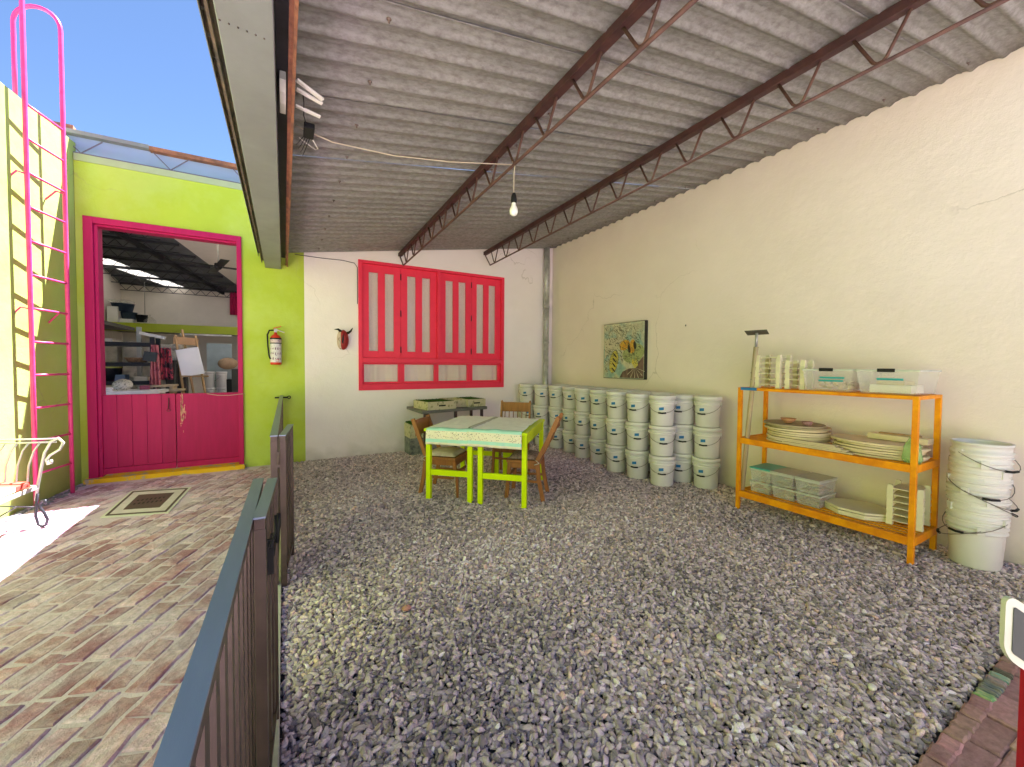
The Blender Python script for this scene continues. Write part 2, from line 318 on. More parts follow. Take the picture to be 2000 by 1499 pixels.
def joined(cand, name, par, mat, W_=.1):
    mb = MB(); tint = []
    for i, (dd, p, ln, a, dz) in enumerate(cand):
        s = shapes[i % 9]; mw = Matrix.Translation((p.x, p.y, dz)) @ Matrix.Rotation(a, 4, 'Z') @ Matrix.Diagonal(((ln-.016)/.2, (.9+.12*rnd.random())*W_/.1, 1, 1))
        mb.add([mw @ v.co for v in s.vertices], [tuple(f.vertices) for f in s.polygons]); tint += [rnd.random()]*len(s.polygons)
    o = mb.build(name, mat); o.parent = par; o['kind'] = 'stuff'
    at = o.data.attributes.new('tint', 'FLOAT', 'FACE'); at.data.foreach_set('value', tint); return o
joined(cand[298:], 'brick_rest', pv, brickms)
# bluish cobbles at the foot of the side wall
cob = MB()
for i in range(120):
    s_ = .2+i*.03; p = LW0+LD*s_+LN*rnd.uniform(.02, .11)
    cob.ell((p.x, p.y, -.004), (rnd.uniform(.02, .04), rnd.uniform(.02, .04), rnd.uniform(.008, .018)), 8, 5)
c_ = cob.build('cobble_strip', M('blue_grey_cobble', (.22, .22, .26), .8, var=.35, vs=20, bump=.4)); c_.parent = pv; c_['kind'] = 'stuff'
# right-hand path: soldier course with a few glazed painted bricks, then pavers
sold = [brick_mesh(40+i, .1, .06, mat=brickr) for i in range(4)]
gl = {k: M('glazed_'+k, c, .35, var=.2, vs=30, c2=c2, c2s=25) for k, c, c2 in (('green', (.14, .33, .08), (.3, .42, .15)), ('dark', (.09, .085, .05), (.05, .05, .03)), ('turquoise', (.12, .32, .27), (.34, .36, .2)), ('stripe', (.34, .24, .22), (.14, .14, .16)), ('slate', (.07, .11, .13), (.22, .22, .14)), ('leaf', (.13, .34, .12), (.44, .45, .22)))}
x = 1.2
seq = {2.62: None}
keys = ['leaf', 'slate', 'slate', 'stripe', 'turquoise', 'dark', 'green']
while x < XR-.05:
    wd = .098 if not (2.60 < x < 3.0) else .055
    o = bpy.data.objects.new('edging_brick', sold[int(x*10) % 4]); col.objects.link(o); o.parent = pr
    if 2.60 < x < 3.0 and keys:
        k = keys.pop(0); me = sold[int(x*10) % 4].copy(); me.materials.clear(); me.materials.append(gl[k]); o.data = me; o['label'] = 'glazed %s edging brick' % ('blue grey' if k == 'slate' else 'striped pink' if k == 'stripe' else 'dark olive' if k == 'dark' else k)
    o.location = (x+wd/2, .49, .014+rnd.uniform(-.003, .003)); o.scale = ((wd-.005)/.1, 1.05, 1); o.rotation_euler = (rnd.uniform(-.02, .02), 0, rnd.uniform(-.03, .03)); x += wd
pav = []
a2 = R(-2)
for j in range(14):
    x = 1.0+(j % 2)*.11+rnd.uniform(-.02, .02)
    while x < XR-.12:
        ln = rnd.choice([.2, .215, .23]); pav.append((0 if j < 8 else 10, Vector((x+ln/2, .403-j*.107+(x-2)*-.02+.03, 0)), ln, a2, rnd.uniform(-.003, .003))); x += ln
pav.sort(key=lambda a: a[0])
shp2 = [brick_mesh(60+i, .2, .106, mat=brickr, jit=.02) for i in range(5)]
for i, (dd, p, ln, a, dz) in enumerate(pav):
    o = bpy.data.objects.new('paver', shp2[i % 5]); col.objects.link(o); o.parent = pr
    o.location = (p.x, p.y, .004+dz); o.rotation_euler = (0, 0, a+rnd.uniform(-.01, .01)); o.scale = ((ln-.012)/.2, 1, 1)
# concrete kerb under the fence
solo(MB().box(-.115, -.028, 1.1, D-.005, -.05, .03), 'kerb', conc, 'low pale concrete kerb under the brown fence beside the gravel', 'kerb', bev=.004)
# ------------------------------------------------------------ gravel (one instanced object)
def gravel():
    pts = []; rot = []; scl = []; idx = []; tint = []
    r_ = random.Random(3)
    def layer(y0, y1, sp, zoff, smin, smax):
        y = y0
        while y < y1:
            x = -.10
            while x < XR-.005:
                px = x+r_.uniform(-.5, .5)*sp; py = y+r_.uniform(-.5, .5)*sp
                if py/(abs(px)+.001) < 0: pass
                x += sp
                if px < -.10 or px > XR or py < .535 or py > D: continue
                if math.atan2(px, max(py, .01)) > R(88): continue
                h = mnoise.noise(Vector((px*1.3, py*1.3, 0)))*.012+mnoise.noise(Vector((px*5, py*5, 3)))*.006
                if 1.1 < py < D and px < -.02: h -= .03
                s = r_.uniform(smin, smax)*(1.25 if r_.random() < .12 else 1)
                pts.append((px, py, zoff+h+r_.uniform(-.004, .004))); rot.append((r_.gauss(0, .45), r_.gauss(0, .45), r_.uniform(0, 6.28)))
                scl.append((s*r_.uniform(1., 1.6), s*r_.uniform(.6, .95), s*r_.uniform(.38, .8))); idx.append(r_.randrange(10))
                tint.append(max(0, min(1, r_.random()+.22*mnoise.noise(Vector((px*.9, py*.9, 7))))) if r_.random() > .012 else 2.)
            y += sp
    layer(.53, 3.4, .0195, -.012, .009, .0155)
    layer(.53, 3.4, .0245, -.001, .0085, .0165)
    layer(3.4, D, .022, -.010, .010, .016)
    layer(3.4, D, .027, -.001, .010, .018)
    me = bpy.data.meshes.new('gravel'); me.from_pydata(pts, [], [])
    for nm, ty, dat, key in (('rot', 'FLOAT_VECTOR', rot, 'vector'), ('scl', 'FLOAT_VECTOR', scl, 'vector'), ('idx', 'INT', idx, 'value'), ('tint', 'FLOAT', tint, 'value')):
        a = me.attributes.new(nm, ty, 'POINT'); a.data.foreach_set(key, [q for v in dat for q in (v if isinstance(v, tuple) else (v,))])
    o = bpy.data.objects.new('gravel', me); col.objects.link(o); tag(o, 'loose grey crushed stone gravel covering the patio floor', 'gravel', kind='stuff')
    mt = bpy.data.materials.new('grey_stone'); mt.use_nodes = True; n = mt.node_tree.nodes; L = mt.node_tree.links; b = n['Principled BSDF']; b.inputs['Roughness'].default_value = .8; b.inputs['Specular IOR Level'].default_value = .25
    at = n.new('ShaderNodeAttribute'); at.attribute_type = 'INSTANCER'; at.attribute_name = 'tint'
    cr = n.new('ShaderNodeValToRGB'); e = cr.color_ramp.elements; e[0].color = (0.212, 0.171, 0.186, 1); e[1].color = (0.907, 0.804, 0.853, 1)
    for p_, c_ in ((.12, (0.324, 0.263, 0.291, 1)), (.35, (0.491, 0.396, 0.440, 1)), (.44, (0.462, 0.340, 0.320, 1)), (.5, (0.560, 0.452, 0.480, 1)), (.75, (0.659, 0.529, 0.563, 1)), (.93, (0.810, 0.656, 0.690, 1)), (.97, (0.840, 0.563, 0.485, 1)), (.992, (0.907, 0.739, 0.792, 1))):
        q = e.new(p_); q.color = c_
    L.new(at.outputs['Fac'], cr.inputs[0])
    tc = n.new('ShaderNodeTexCoord'); nz = n.new('ShaderNodeTexNoise'); nz.inputs['Scale'].default_value = 3; nz.inputs['Detail'].default_value = 5; L.new(tc.outputs['Object'], nz.inputs[0])
    mr = n.new('ShaderNodeMapRange'); mr.inputs[3].default_value = .75; mr.inputs[4].default_value = 1.25; L.new(nz.outputs[0], mr.inputs[0])
    hs = n.new('ShaderNodeHueSaturation'); L.new(cr.outputs[0], hs.inputs['Color']); L.new(mr.outputs[0], hs.inputs['Value']); L.new(hs.outputs[0], b.inputs['Base Color'])
    me.materials.append(mt)
    g = bpy.data.node_groups.new('gravel_stones', 'GeometryNodeTree'); g.interface.new_socket('Geometry', in_out='INPUT', socket_type='NodeSocketGeometry'); g.interface.new_socket('Geometry', in_out='OUTPUT', socket_type='NodeSocketGeometry')
    N = g.nodes; K = g.links; gi = N.new('NodeGroupInput'); go = N.new('NodeGroupOutput'); gti = N.new('GeometryNodeJoinGeometry')
    for v in range(10):
        ico = N.new('GeometryNodeMeshIcoSphere'); ico.inputs['Subdivisions'].default_value = 2
        pos = N.new('GeometryNodeInputPosition'); ofs = N.new('ShaderNodeVectorMath'); ofs.inputs[1].default_value = (v*7.3, v*3.1, v*1.7); K.new(pos.outputs[0], ofs.inputs[0])
        vo = N.new('ShaderNodeTexVoronoi'); vo.inputs['Scale'].default_value = .85; K.new(ofs.outputs[0], vo.inputs['Vector'])
        ml = N.new('ShaderNodeMath'); ml.operation = 'MULTIPLY_ADD'; ml.inputs[1].default_value = -1.0; ml.inputs[2].default_value = 1.5; K.new(vo.outputs['Distance'], ml.inputs[0])
        sc = N.new('ShaderNodeVectorMath'); sc.operation = 'SCALE'; K.new(pos.outputs[0], sc.inputs[0]); K.new(ml.outputs[0], sc.inputs['Scale'])
        sp = N.new('GeometryNodeSetPosition'); K.new(ico.outputs['Mesh'], sp.inputs[0]); K.new(sc.outputs[0], sp.inputs['Position'])
        sm = N.new('GeometryNodeSetMaterial'); sm.inputs['Material'].default_value = mt; K.new(sp.outputs[0], sm.inputs[0])
        ti = N.new('GeometryNodeGeometryToInstance'); K.new(sm.outputs[0], ti.inputs[0]); K.new(ti.outputs[0], gti.inputs[0])
    def att(nm, ty):
        a = N.new('GeometryNodeInputNamedAttribute'); a.data_type = ty; a.inputs[0].default_value = nm; return a.outputs[0]
    iop = N.new('GeometryNodeInstanceOnPoints'); iop.inputs['Pick Instance'].default_value = True
    K.new(gi.outputs[0], iop.inputs['Points']); K.new(gti.outputs[0], iop.inputs['Instance'])
    K.new(att('idx', 'INT'), iop.inputs['Instance Index']); K.new(att('scl', 'FLOAT_VECTOR'), iop.inputs['Scale'])
    e2r = N.new('FunctionNodeEulerToRotation'); K.new(att('rot', 'FLOAT_VECTOR'), e2r.inputs[0]); K.new(e2r.outputs[0], iop.inputs['Rotation'])
    K.new(iop.outputs[0], go.inputs[0]); mod = o.modifiers.new('stones', 'NODES'); mod.node_group = g
gravel()
for i, (x, y, s, c) in enumerate(((2.02, 1.29, .022, (.6, .55, .45)), (2.3, .75, .016, (.7, .66, .6)), (.62, 2.35, .02, (.5, .25, .2)))):
    st = MB(); st.ell((x, y, .018), (s*1.3, s, s*.8), 9, 6); o = solo(st, 'pebble', M('pebble_stone', c, .8, bump=.5), ['large cream stone lying on the grey gravel near the brick edging', 'small white pebble on the gravel close to the brick edging', 'reddish pebble on the gravel in front of the lime table'][i], 'stone', 'odd stones on the gravel'); recenter(o)
# ------------------------------------------------------------ studio building
B = thing('studio_building', (-.9, D, 0), 'lime green and cream studio building with magenta door and red window', 'building')
T = .22
DX0, DX1, DZ1 = -2.067, -.50, 3.20
WX0, WX1, WZ0, WZ1 = 1.026, 3.625, 1.04, 3.10
fa = MB(); fa.box(-2.14, DX0, D, D+T, -.05, 3.92); fa.box(DX0, DX1, D, D+T, DZ1, 3.92); fa.box(DX1, XG, D, D+T, -.05, 3.92)
fa.build('facade_wall', lime, B)
fb = MB(); fb.box(XG, WX0, D, D+T, -.05, 3.92); fb.box(WX0, WX1, D, D+T, -.05, WZ0); fb.box(WX0, WX1, D, D+T, WZ1, 3.92); fb.box(WX1, XR+.2, D, D+T, -.05, 3.92)
fb.build('white_wall', whitep, B)
MB().box(-2.135, XG, D-.012, D+.02, 3.84, 3.922).build('coping', M('grey_green_coping', (.40, .46, .28), .7, var=.08), B)
# clerestory band with truss above the facade
MB().box(-2.30, 4.9, D+.06, D+.075, 3.92, 4.14).build('clerestory_panel', skyc, B)
tr = MB(); tr.bar((-2.3, D+.02, 3.935), (4.9, D+.02, 3.935), .02, .016)
for i in range(9):
    x = -2.25+i*.83; tr.bar((x, D+.02, 4.12), (x+.17, D+.02, 3.94), .01, .01); tr.bar((x+.17, D+.02, 3.94), (x+.36, D+.02, 4.12), .01, .01)
tr.build('clerestory_truss', M('purple_grey_steel', (.16, .13, .19), .5), B)
MB().box(-2.33, -1.45, D-.03, D+.12, 4.14, 4.185).build('roof_edge', greyst, B); MB().box(-1.45, 4.9, D-.03, D+.12, 4.125, 4.175).build('roof_edge', rusto, B)
# studio roof seen through the doorway, plus one added skylight out of sight
def rz_(y): return 3.18+.16*(12-y)
def roofpoly(name, pts, mat, lift=0., th=.03):
    mb = MB(); k = len(pts); vs = [(x, y, rz_(y)+lift) for x, y in pts]+[(x, y, rz_(y)+lift+th) for x, y in pts]
    mb.add(vs, [tuple(range(k))[::-1], tuple(range(k, 2*k))]+[(i, (i+1) % k, (i+1) % k+k, i+k) for i in range(k)]); return mb.build(name, mat, B)
Y1 = 12.0; Y0r = D+T
rb = lambda y: -2.35+(.31*(y-6.98)) if y < 12 else -.8    # right border of the dark sheets
roofpoly('dark_roof', [(-3.1, Y0r), (-2.42, Y0r), (-3.1, 9.8)], studio_dark)
roofpoly('dark_roof', [(-2.42, Y0r), (-2.36, Y0r), (-.75, Y1), (-1.9, Y1), (-3.1, 10.15), (-3.1, 9.8)][0:6], studio_dark)
roofpoly('dark_roof', [(-2.25, Y1), (-3.1, Y1), (-3.1, 10.75)], studio_dark)
roofpoly('skylight', [(-3.1, 10.15), (-1.9, Y1), (-2.25, Y1), (-3.1, 10.75)], skyl)
roofpoly('white_ceiling', [(-2.36, Y0r), (-1.2, Y0r), (-.2, Y1), (-.75, Y1)], studio_w)
roofpoly('skylight', [(-1.2, Y0r), (5, Y0r), (5, 9.6), (-.7, 9.6)], skyl)  # added unseen skylight, put in to brighten the studio interior
roofpoly('white_ceiling', [(-.7, 9.6), (5, 9.6), (5, Y1), (-.2, Y1)], studio_w)
for i in range(10):
    y = 7.35+i*.5; j = MB(); x0 = -3.08; x1 = -2.36+.32*(y-6.98)-.02; z = rz_(y)
    j.bar((x0, y, z-.03), (x1, y, z-.03), .04, .04); j.bar((x0, y, z-.17), (x1, y, z-.17), .012, .012)
    k = 0; x = x0
    while x < x1-.15: j.bar((x, y, z-.05), (x+.1, y, z-.17), .009, .009); j.bar((x+.1, y, z-.17), (x+.2, y, z-.05), .009, .009); x += .2
    j.build('joist', studio_black, B)
MB().bar((-2.60, 8.3, rz_(8.3)-.1), (-1.25, 11.9, rz_(11.9)-.06), .05, .08).build('rafter', studio_black, B)
# studio rooms
MB().box(-3.3, 5, D+T, 12.2, -.06, -.01).build('studio_floor', conc, B)
MB().box(-3.25, -3.1, D+T, 12.2, -.01, 4.1).build('inner_wall', studio_w, B)
MB().box(-3.1, 5, 12.0, 12.2, -.01, 3.2).build('inner_wall', studio_w, B)
MB().box(4.8, 5, D+T, 12.0, -.01, 4.1).build('inner_wall', studio_w, B)
MB().box(-3.1, 4.8, 10.9, 10.98, 2.09, 2.26).build('loft_beam', M('olive_beam_paint', (.36, .42, .01), .5, var=.08), B)
MB().box(-3.1, 4.8, 10.98, 11.98, 2.12, 2.2).build('loft_floor', M('grey_boards', (.25, .24, .22), .7), B)
MB().box(-3.1, -2.62, 7.6, 10.88, 2.10, 2.16).build('loft_floor', M('grey_steel_deck', (.13, .13, .13), .6), B)
# door frame
fr = MB(); F = D-.03
fr.box(DX0-.002, DX0+.085, F, D+.15, .05, DZ1+.002); fr.box(DX0+.085, DX0+.12, F+.03, D+.15, .05, DZ1-.08)
fr.box(DX1-.055, DX1+.002, F, D+.15, .05, DZ1+.002); fr.box(DX0+.085, DX1-.055, F, D+.15, DZ1-.075, DZ1+.002); fr.box(DX0+.12, DX1-.055, F+.03, D+.15, DZ1-.10, DZ1-.075)
df = fr.build('door_frame', magenta, B, bev=.004)
MB().box(DX0-.03, DX1+.012, D-.10, D+.16, -.03, .05).build('door_sill', yellowp, B, bev=.008)
mid = -1.243
for (x0, x1, n) in ((DX0+.105, mid-.004, 5), (mid+.004, DX1-.057, 1)):
    dl = MB(); dl.box(x0, x1, D+.052, D+.075, .11, 1.052); dl = dl.build('door_leaf', magenta, B)
    wd = (x1-x0)/n
    if n > 1:
        for i in range(n): MB().box(x0+i*wd+.0012, x0+(i+1)*wd-.0012, D+.03, D+.051, .15, 1.056).build('plank', magenta_d, dl, bev=.002)
    else: MB().box(x0, x1, D+.03, D+.051, .15, 1.05).build('plank', magenta_d, dl, bev=.003)
    MB().box(x0, x1, D+.012, D+.05, .075, .148).build('bottom_rail', magenta, dl, bev=.004)
    if n > 1: MB().tube([(mid-.07, D+.02, 1.0), (mid-.07, D+.015, .94), (mid-.075, D+.018, .86)], .005, 6).tube(arc((mid-.075, D+.02, .84), .018, 0, 360, 10, (1, 0, 0), (0, 0, 1))[:-1], .003, 5, True).build('hasp', rustd, dl)
    else:
        pt = MB(); r_ = random.Random(5)
        for i in range(60):
            x = mid+.045+abs(r_.gauss(0, .022)); z = .83+r_.gauss(0, .09); l_ = r_.uniform(.012, .05); w_ = r_.uniform(.002, .006)
            pt.prism([(x, z-l_), (x+w_, z-l_*.4), (x+w_*.6, z+l_), (x-w_*.4, z+l_*.5)], 0, .0012, Matrix.Translation((0, D+.0297, 0)) @ Matrix.Rotation(R(90), 4, 'X'))
        pt.build('worn_patch', M('bare_wood', (.80, .45, .32), .8), dl)['kind'] = 'stuff'
MB().tube([(mid+.33, D+.02, 1.045), (mid+.45, D-.0, 1.02), (mid+.58, D-.01, 1.015), (mid+.70, D-.035, 1.03), (mid+.765, D-.03, 1.035)], .004, 6).build('door_cord', M('pale_cord', (.55, .42, .35), .8), B)
# window
win = MB(); Fy = D-.018
fw_ = .055
win.box(WX0, WX0+fw_, Fy, D+.14, WZ0, WZ1); win.box(WX1-fw_, WX1, Fy, D+.14, WZ0, WZ1)
win.box(WX0+fw_, WX1-fw_, Fy, D+.14, WZ1-.045, WZ1); win.box(WX0+fw_, WX1-fw_, Fy, D+.14, WZ0, WZ0+.10)
ZM = 1.50; wm = (WX0+WX1)/2+.02
win.box(WX0+fw_, WX1-fw_, Fy-.008, D+.14, ZM-.02, ZM+.06)
win.box(wm-.03, wm+.03, Fy-.004, D+.14, ZM+.06, WZ1-.045)
W_ = win.build('window', redp, B, bev=.004)
hz = M('hinge_dark_metal', (.12, .02, .03), .5)
xs0 = [WX0+fw_+.002, (WX0+fw_+wm-.03)/2+.0, wm-.03-.002]; xs1 = [wm+.032, (wm+.03+WX1-fw_)/2, WX1-fw_-.002]
def leaf2(x0, x1):
    m_ = MB(); y0, y1 = D+.034, D+.07; z0, z1 = ZM+.062, WZ1-.047; g_ = (x1-x0)*.235; st2 = (x1-x0-2*g_)/3
    xs = [x0, x0+st2, x0+st2+g_, x0+2*st2+g_, x0+2*st2+2*g_, x1]
    for a, b in ((0, 1), (2, 3), (4, 5)): m_.box(xs[a], xs[b], y0, y1, z0, z1)
    for a, b in ((1, 2), (3, 4)): m_.box(xs[a], xs[b], y0+.001, y1, z0, z0+.11); m_.box(xs[a], xs[b], y0+.001, y1, z1-.12, z1)
    m_.build('shutter_leaf', redp, W_, bev=.003)
    for a, b in ((1, 2), (3, 4)): MB().box(xs[a], xs[b], y0+.026, y0+.030, z0+.11, z1-.12).build('pane', glass, W_)
for a, b in ((xs0[0], xs0[1]-.0015), (xs0[1]+.0015, xs0[2]), (xs1[0], xs1[1]-.0015), (xs1[1]+.0015, xs1[2])): leaf2(a, b)
for xh in (xs0[1], xs1[1]):
    for zh in (ZM+.2, 2.3, 2.9): MB().tube([(xh, D+.03, zh-.05), (xh, D+.03, zh+.05)], .010, 8).build('hinge', hz, W_)
lw = (WX1-WX0-2*fw_); x = WX0+fw_
for i in range(4):
    xa = WX0+fw_+lw*i/4; xb = WX0+fw_+lw*(i+1)/4; m_ = MB(); y0, y1 = D+.05, D+.10; z0, z1 = WZ0+.101, ZM-.021; s_ = .035 if i % 2 == 0 else .06
    m_.box(xa+.001, xa+s_, y0, y1, z0, z1); m_.box(xb-.045, xb-.001, y0, y1, z0, z1); m_.box(xa+s_, xb-.045, y0, y1, z0, z0+.03); m_.box(xa+s_, xb-.045, y0, y1, z1-.025, z1)
    m_.build('sash', redp, W_, bev=.003); MB().box(xa+s_, xb-.045, y0+.02, y0+.024, z0+.03, z1-.025).build('pane', glass, W_)
def cur(u, v): x = WX0+.03+u*(WX1-WX0-.06); return (x, D+.165+.022*math.sin(x*17+math.sin(x*5)*2.5+v*.8)+.006*math.sin(x*47+v*3), WZ0+.03+v*(WZ1-WZ0-.05))
MB().grid(cur, 200, 6).build('curtain', curt, W_)
MB().tube([(.15, D-.02, 3.05), (.5, D-.012, 3.045), (.8, D-.012, 3.05), (.97, D-.012, 3.03), (1.012, D-.012, 2.97), (1.012, D-.012, 2.4)], .005, 5).build('wall_cable', darkst, B)
# rusty roof scrap behind the side wall
rs = MB(); rs.prism([(-2.55, 6.9), (-2.18, 6.9), (-2.22, 7.6), (-3.0, 7.9)], 4.12, 4.30, None); solo(rs, 'roof_scrap', rusto, 'rusty bit of tin roof showing over the side wall corner', 'roof')
# ------------------------------------------------------------ side wall with ladder, right wall
p0 = LW0; p1 = LW0+LD*10; n_ = -LN*.2
sw = MB(); sw.prism([(p0.x, p0.y), (p0.x+n_.x, p0.y+n_.y), (p1.x+n_.x, p1.y+n_.y), (p1.x, p1.y)], -.05, 4.06)
solo(sw, 'side_wall', lime2, 'tall pale lime green wall behind the pink ladder', 'wall')
solo(MB().box(XR, XR+.2, -2.5, D, -.05, 4.05), 'garden_wall', cream, 'long cream plastered wall behind the orange shelf and buckets', 'wall')
# ------------------------------------------------------------ patio roof
PR = thing('patio_roof', (0, 3, 0), 'sloping corrugated metal patio roof on steel trusses', 'roof')
YF = .42
def prof(y):
    ph = (y/.164) % 1.
    return .022-.022*(.5-.5*math.cos(2*math.pi*ph))**2.6+.003*math.cos(6*math.pi*ph)+.003*math.sin(y*7)
ys = []; y = YF
while y < D-.004: ys.append(y); y += .205/12
ys.append(D-.002)
bounds = [YF, 1.12, 1.94, 2.76, 3.58, 4.40, 5.22, 6.04, D-.002]
for bi in range(len(bounds)-1):
    y0, y1 = bounds[bi], bounds[bi+1]+(.03 if bi < len(bounds)-2 else 0)
    yl = [y0+(y1-y0)*i/60 for i in range(61)]; mb = MB(); nx = 12; vs = []
    for i in range(nx+1):
        x = -.30+(XR+.36)*i/nx
        for yy in yl:
            lap = .007*min(1, max(0, (yy-(y1-.05))/.05))-.004*(1-min(1, (yy-y0)/.03))
            vs.append((x, yy, roofz(x)+.012+prof(yy)+lap+.005*mnoise.noise(Vector((x*1.5, yy*1.5, bi*3)))))
    L_ = len(yl); mb.add(vs, [(i*L_+j, i*L_+j+1, (i+1)*L_+j+1, (i+1)*L_+j) for i in range(nx) for j in range(L_-1)], True)
    mb.build('roof_sheet', galv, PR, thick=.003)
def truss(X0, sl, zt, zb, n0):
    X = lambda y: X0+sl*y
    t_ = MB(); t_.bar((X(YF), YF+.05, (zt+roofz(X0+.1))/2-.002), (X(D), D-.003, (zt+roofz(X0+.1))/2-.002), .058, roofz(X0+.1)-zt)
    o = t_.build('truss', rustd, PR, bev=.002)
    MB().tube([(X(YF), YF+.1, zb), (X(D), D-.22, zb), (X(D), D-.02, zt-.01)], .0115, 8).build('bottom_chord', rust, o)
    y = n0
    while y < D-.05:
        if y > YF+.2:
            q = X(y); pts = [(q, y-.130, zt), (q, y-.032, zb+.03), (q, y-.014, zb+.013), (q, y+.014, zb+.013), (q, y+.032, zb+.03), (q, y+.130, zt)]
            MB().tube(pts, .0095, 7).build('web_bar', rust, o)
        y += .44
truss(1.535, .021, 3.232, 3.04, 1.485-.44*3); truss(3.04, .027, 3.465, 3.24, .625-.44)
bo = MB()
for X_, k_ in ((1.66, .021), (3.17, .027), (.45, 0), (4.5, 0)):
    y = YF+.12
    while y < D-.1:
        x = X_+k_*y; bo.lathe([(.012, 0), (.012, -.004), (.005, -.006), (.0045, -.02), (.001, -.02)], 8, (x, y, roofz(x)+.012)); y += .492
q = bo.build('roof_bolts', fasc, PR); q['kind'] = 'stuff'
# edge beam, flashing, rusty angle
MB().box(-.22, -.024, YF, D-.002, 2.815, 3.0).build('edge_beam', greyst, PR, bev=.004)
be = MB()
for i in range(6): be.ell((-.06-.03*i, 2.02-.004*i, 2.814), (.004, .006, .003), 6, 4)
be.build('rivets', fasc, PR)
fl = MB(); fl.box(-.262, -.25, YF, D-.06, 2.87, 3.02); fl.box(-.25, -.222, YF, D-.06, 2.90, 2.912); fl.box(-.30, -.262, YF, D-.3, 2.985, 3.0); fl.build('flashing', fasc, PR)
MB().box(-.30, -.296, YF, D-.04, 2.95, 3.03).build('gutter_lip', greyst, PR)
MB().box(-.022, .05, YF, D-.004, 2.985, 3.01).build('gap_shade_strip', darkst, PR)  # dark strip put in for the shaded gap beside the beam
ra = MB(); ra.box(.048, .062, YF, D-.004, 2.86, 2.90); ra.box(.03, .048, YF, D-.004, 2.882, 2.886)
o = ra.build('rusty_angle', rusto, PR)
y = .3
while y < D-.3:
    MB().tube([(.045, y, 2.90), (.04, y+.14, 2.985), (.045, y+.28, 2.90)], .006, 6).build('web_bar', rusto, o); y += .42
cab = MB(); cab.tube([(0.08, 3.0, 2.99), (.3, 3.02, 2.955), (.7, 3.0, 2.96), (1.1, 2.93, 2.985), (1.58, 2.83, 3.04)], .004, 6)
cab.tube([(1.585, 2.83, 3.065), (1.6, 2.815, 3.03), (1.605, 2.83, 3.02), (1.6, 2.829, 2.98), (1.6, 2.829, 2.82)], .0035, 6)
BL = thing('hanging_bulb', (1.6, 2.829, 2.66), 'white light bulb hanging on its cable from the left truss', 'light bulb')
cab.build('cable', M('pale_cable', (.55, .47, .36), .7), BL)
MB().lathe([(.001, .175), (.012, .172), (.02, .15), (.024, .12), (.022, .095), (.001, .095)], 14, (1.6, 2.829, 2.65)).build('socket', black, BL)
MB().lathe([(.016, .095), (.018, .075), (.03, .05), (.034, .03), (.03, .008), (.016, -.004), (.001, -.008)], 16, (1.6, 2.829, 2.65)).build('bulb_glass', M('opal_glass', (.86, .85, .80), .3, var=.02, spec=.6), BL)
# router under the edge beam with cables
RT = thing('wireless_router', (.03, 2.55, 2.93), 'white router with three flat aerials tucked beside the edge beam', 'router')
mb = MB(); mb.prism([(2.40, 2.90), (2.46, 2.87), (2.56, 2.865), (2.70, 2.885), (2.715, 2.93), (2.60, 2.99), (2.47, 2.985)], 0, .03, Matrix(((0, 0, 1, -.008), (1, 0, 0, 0), (0, 1, 0, 0), (0, 0, 0, 1)))); mb.build('router_body', whitem, RT, bev=.004)
for y0, y1 in ((2.42, 2.5), (2.5, 2.54), (2.66, 2.68)): MB().bar((.07, y0, 2.93), (.20, y1, 2.915), .024, .012).build('aerial', whitem, RT, bev=.003)
MB().tube([(.10, 2.5, 2.93), (.11, 2.6, 2.925), (.115, 2.75, 2.935), (.13, 2.84, 2.94)], .003, 5).build('cable', black, RT)
AD = thing('power_adapter', (.15, 2.9, 2.90), 'black power adapter with dangling wires under the corrugated roof', 'power adapter')
MB().box(.12, .18, 2.84, 2.98, 2.915, 2.95).build('adapter_body', black, AD, bev=.005)
mb = MB()
for i in range(4): mb.tube([(.125+.012*i, 2.98, 2.93), (.10+.01*i, 3.05+.03*i, 2.92-.01*i), (.085+.014*i, 3.12+.05*i, 2.93)], .0022, 4)
mb.build('wires', black, AD); MB().tube([(.17, 2.98, 2.93), (.215, 3.10, 2.925), (.20, 3.13, 2.93), (.10, 3.04, 2.94)], .004, 5).build('white_cable', whitem, AD)
# downpipe
DP = thing('downpipe', (4.53, D-.1, 0), 'galvanised metal downpipe in the corner behind the buckets', 'pipe')
MB().tube([(4.53, D-.09, 0), (4.53, D-.09, 1.92)], .052, 16).build('pipe_section', steelp, DP); MB().tube([(4.53, D-.09, 1.90), (4.53, D-.09, 2.62)], .055, 16).build('pipe_section', steelp, DP); MB().tube([(4.53, D-.09, 2.60), (4.53, D-.09, 3.78)], .058, 16).build('pipe_section', steelp, DP)
MB().tube([(4.53, D-.09, 2.59), (4.53, D-.09, 2.63)], .063, 16).build('collar', steelp, DP); MB().tube([(4.53, D-.09, 1.89), (4.53, D-.09, 1.93)], .06, 16).build('collar', steelp, DP)
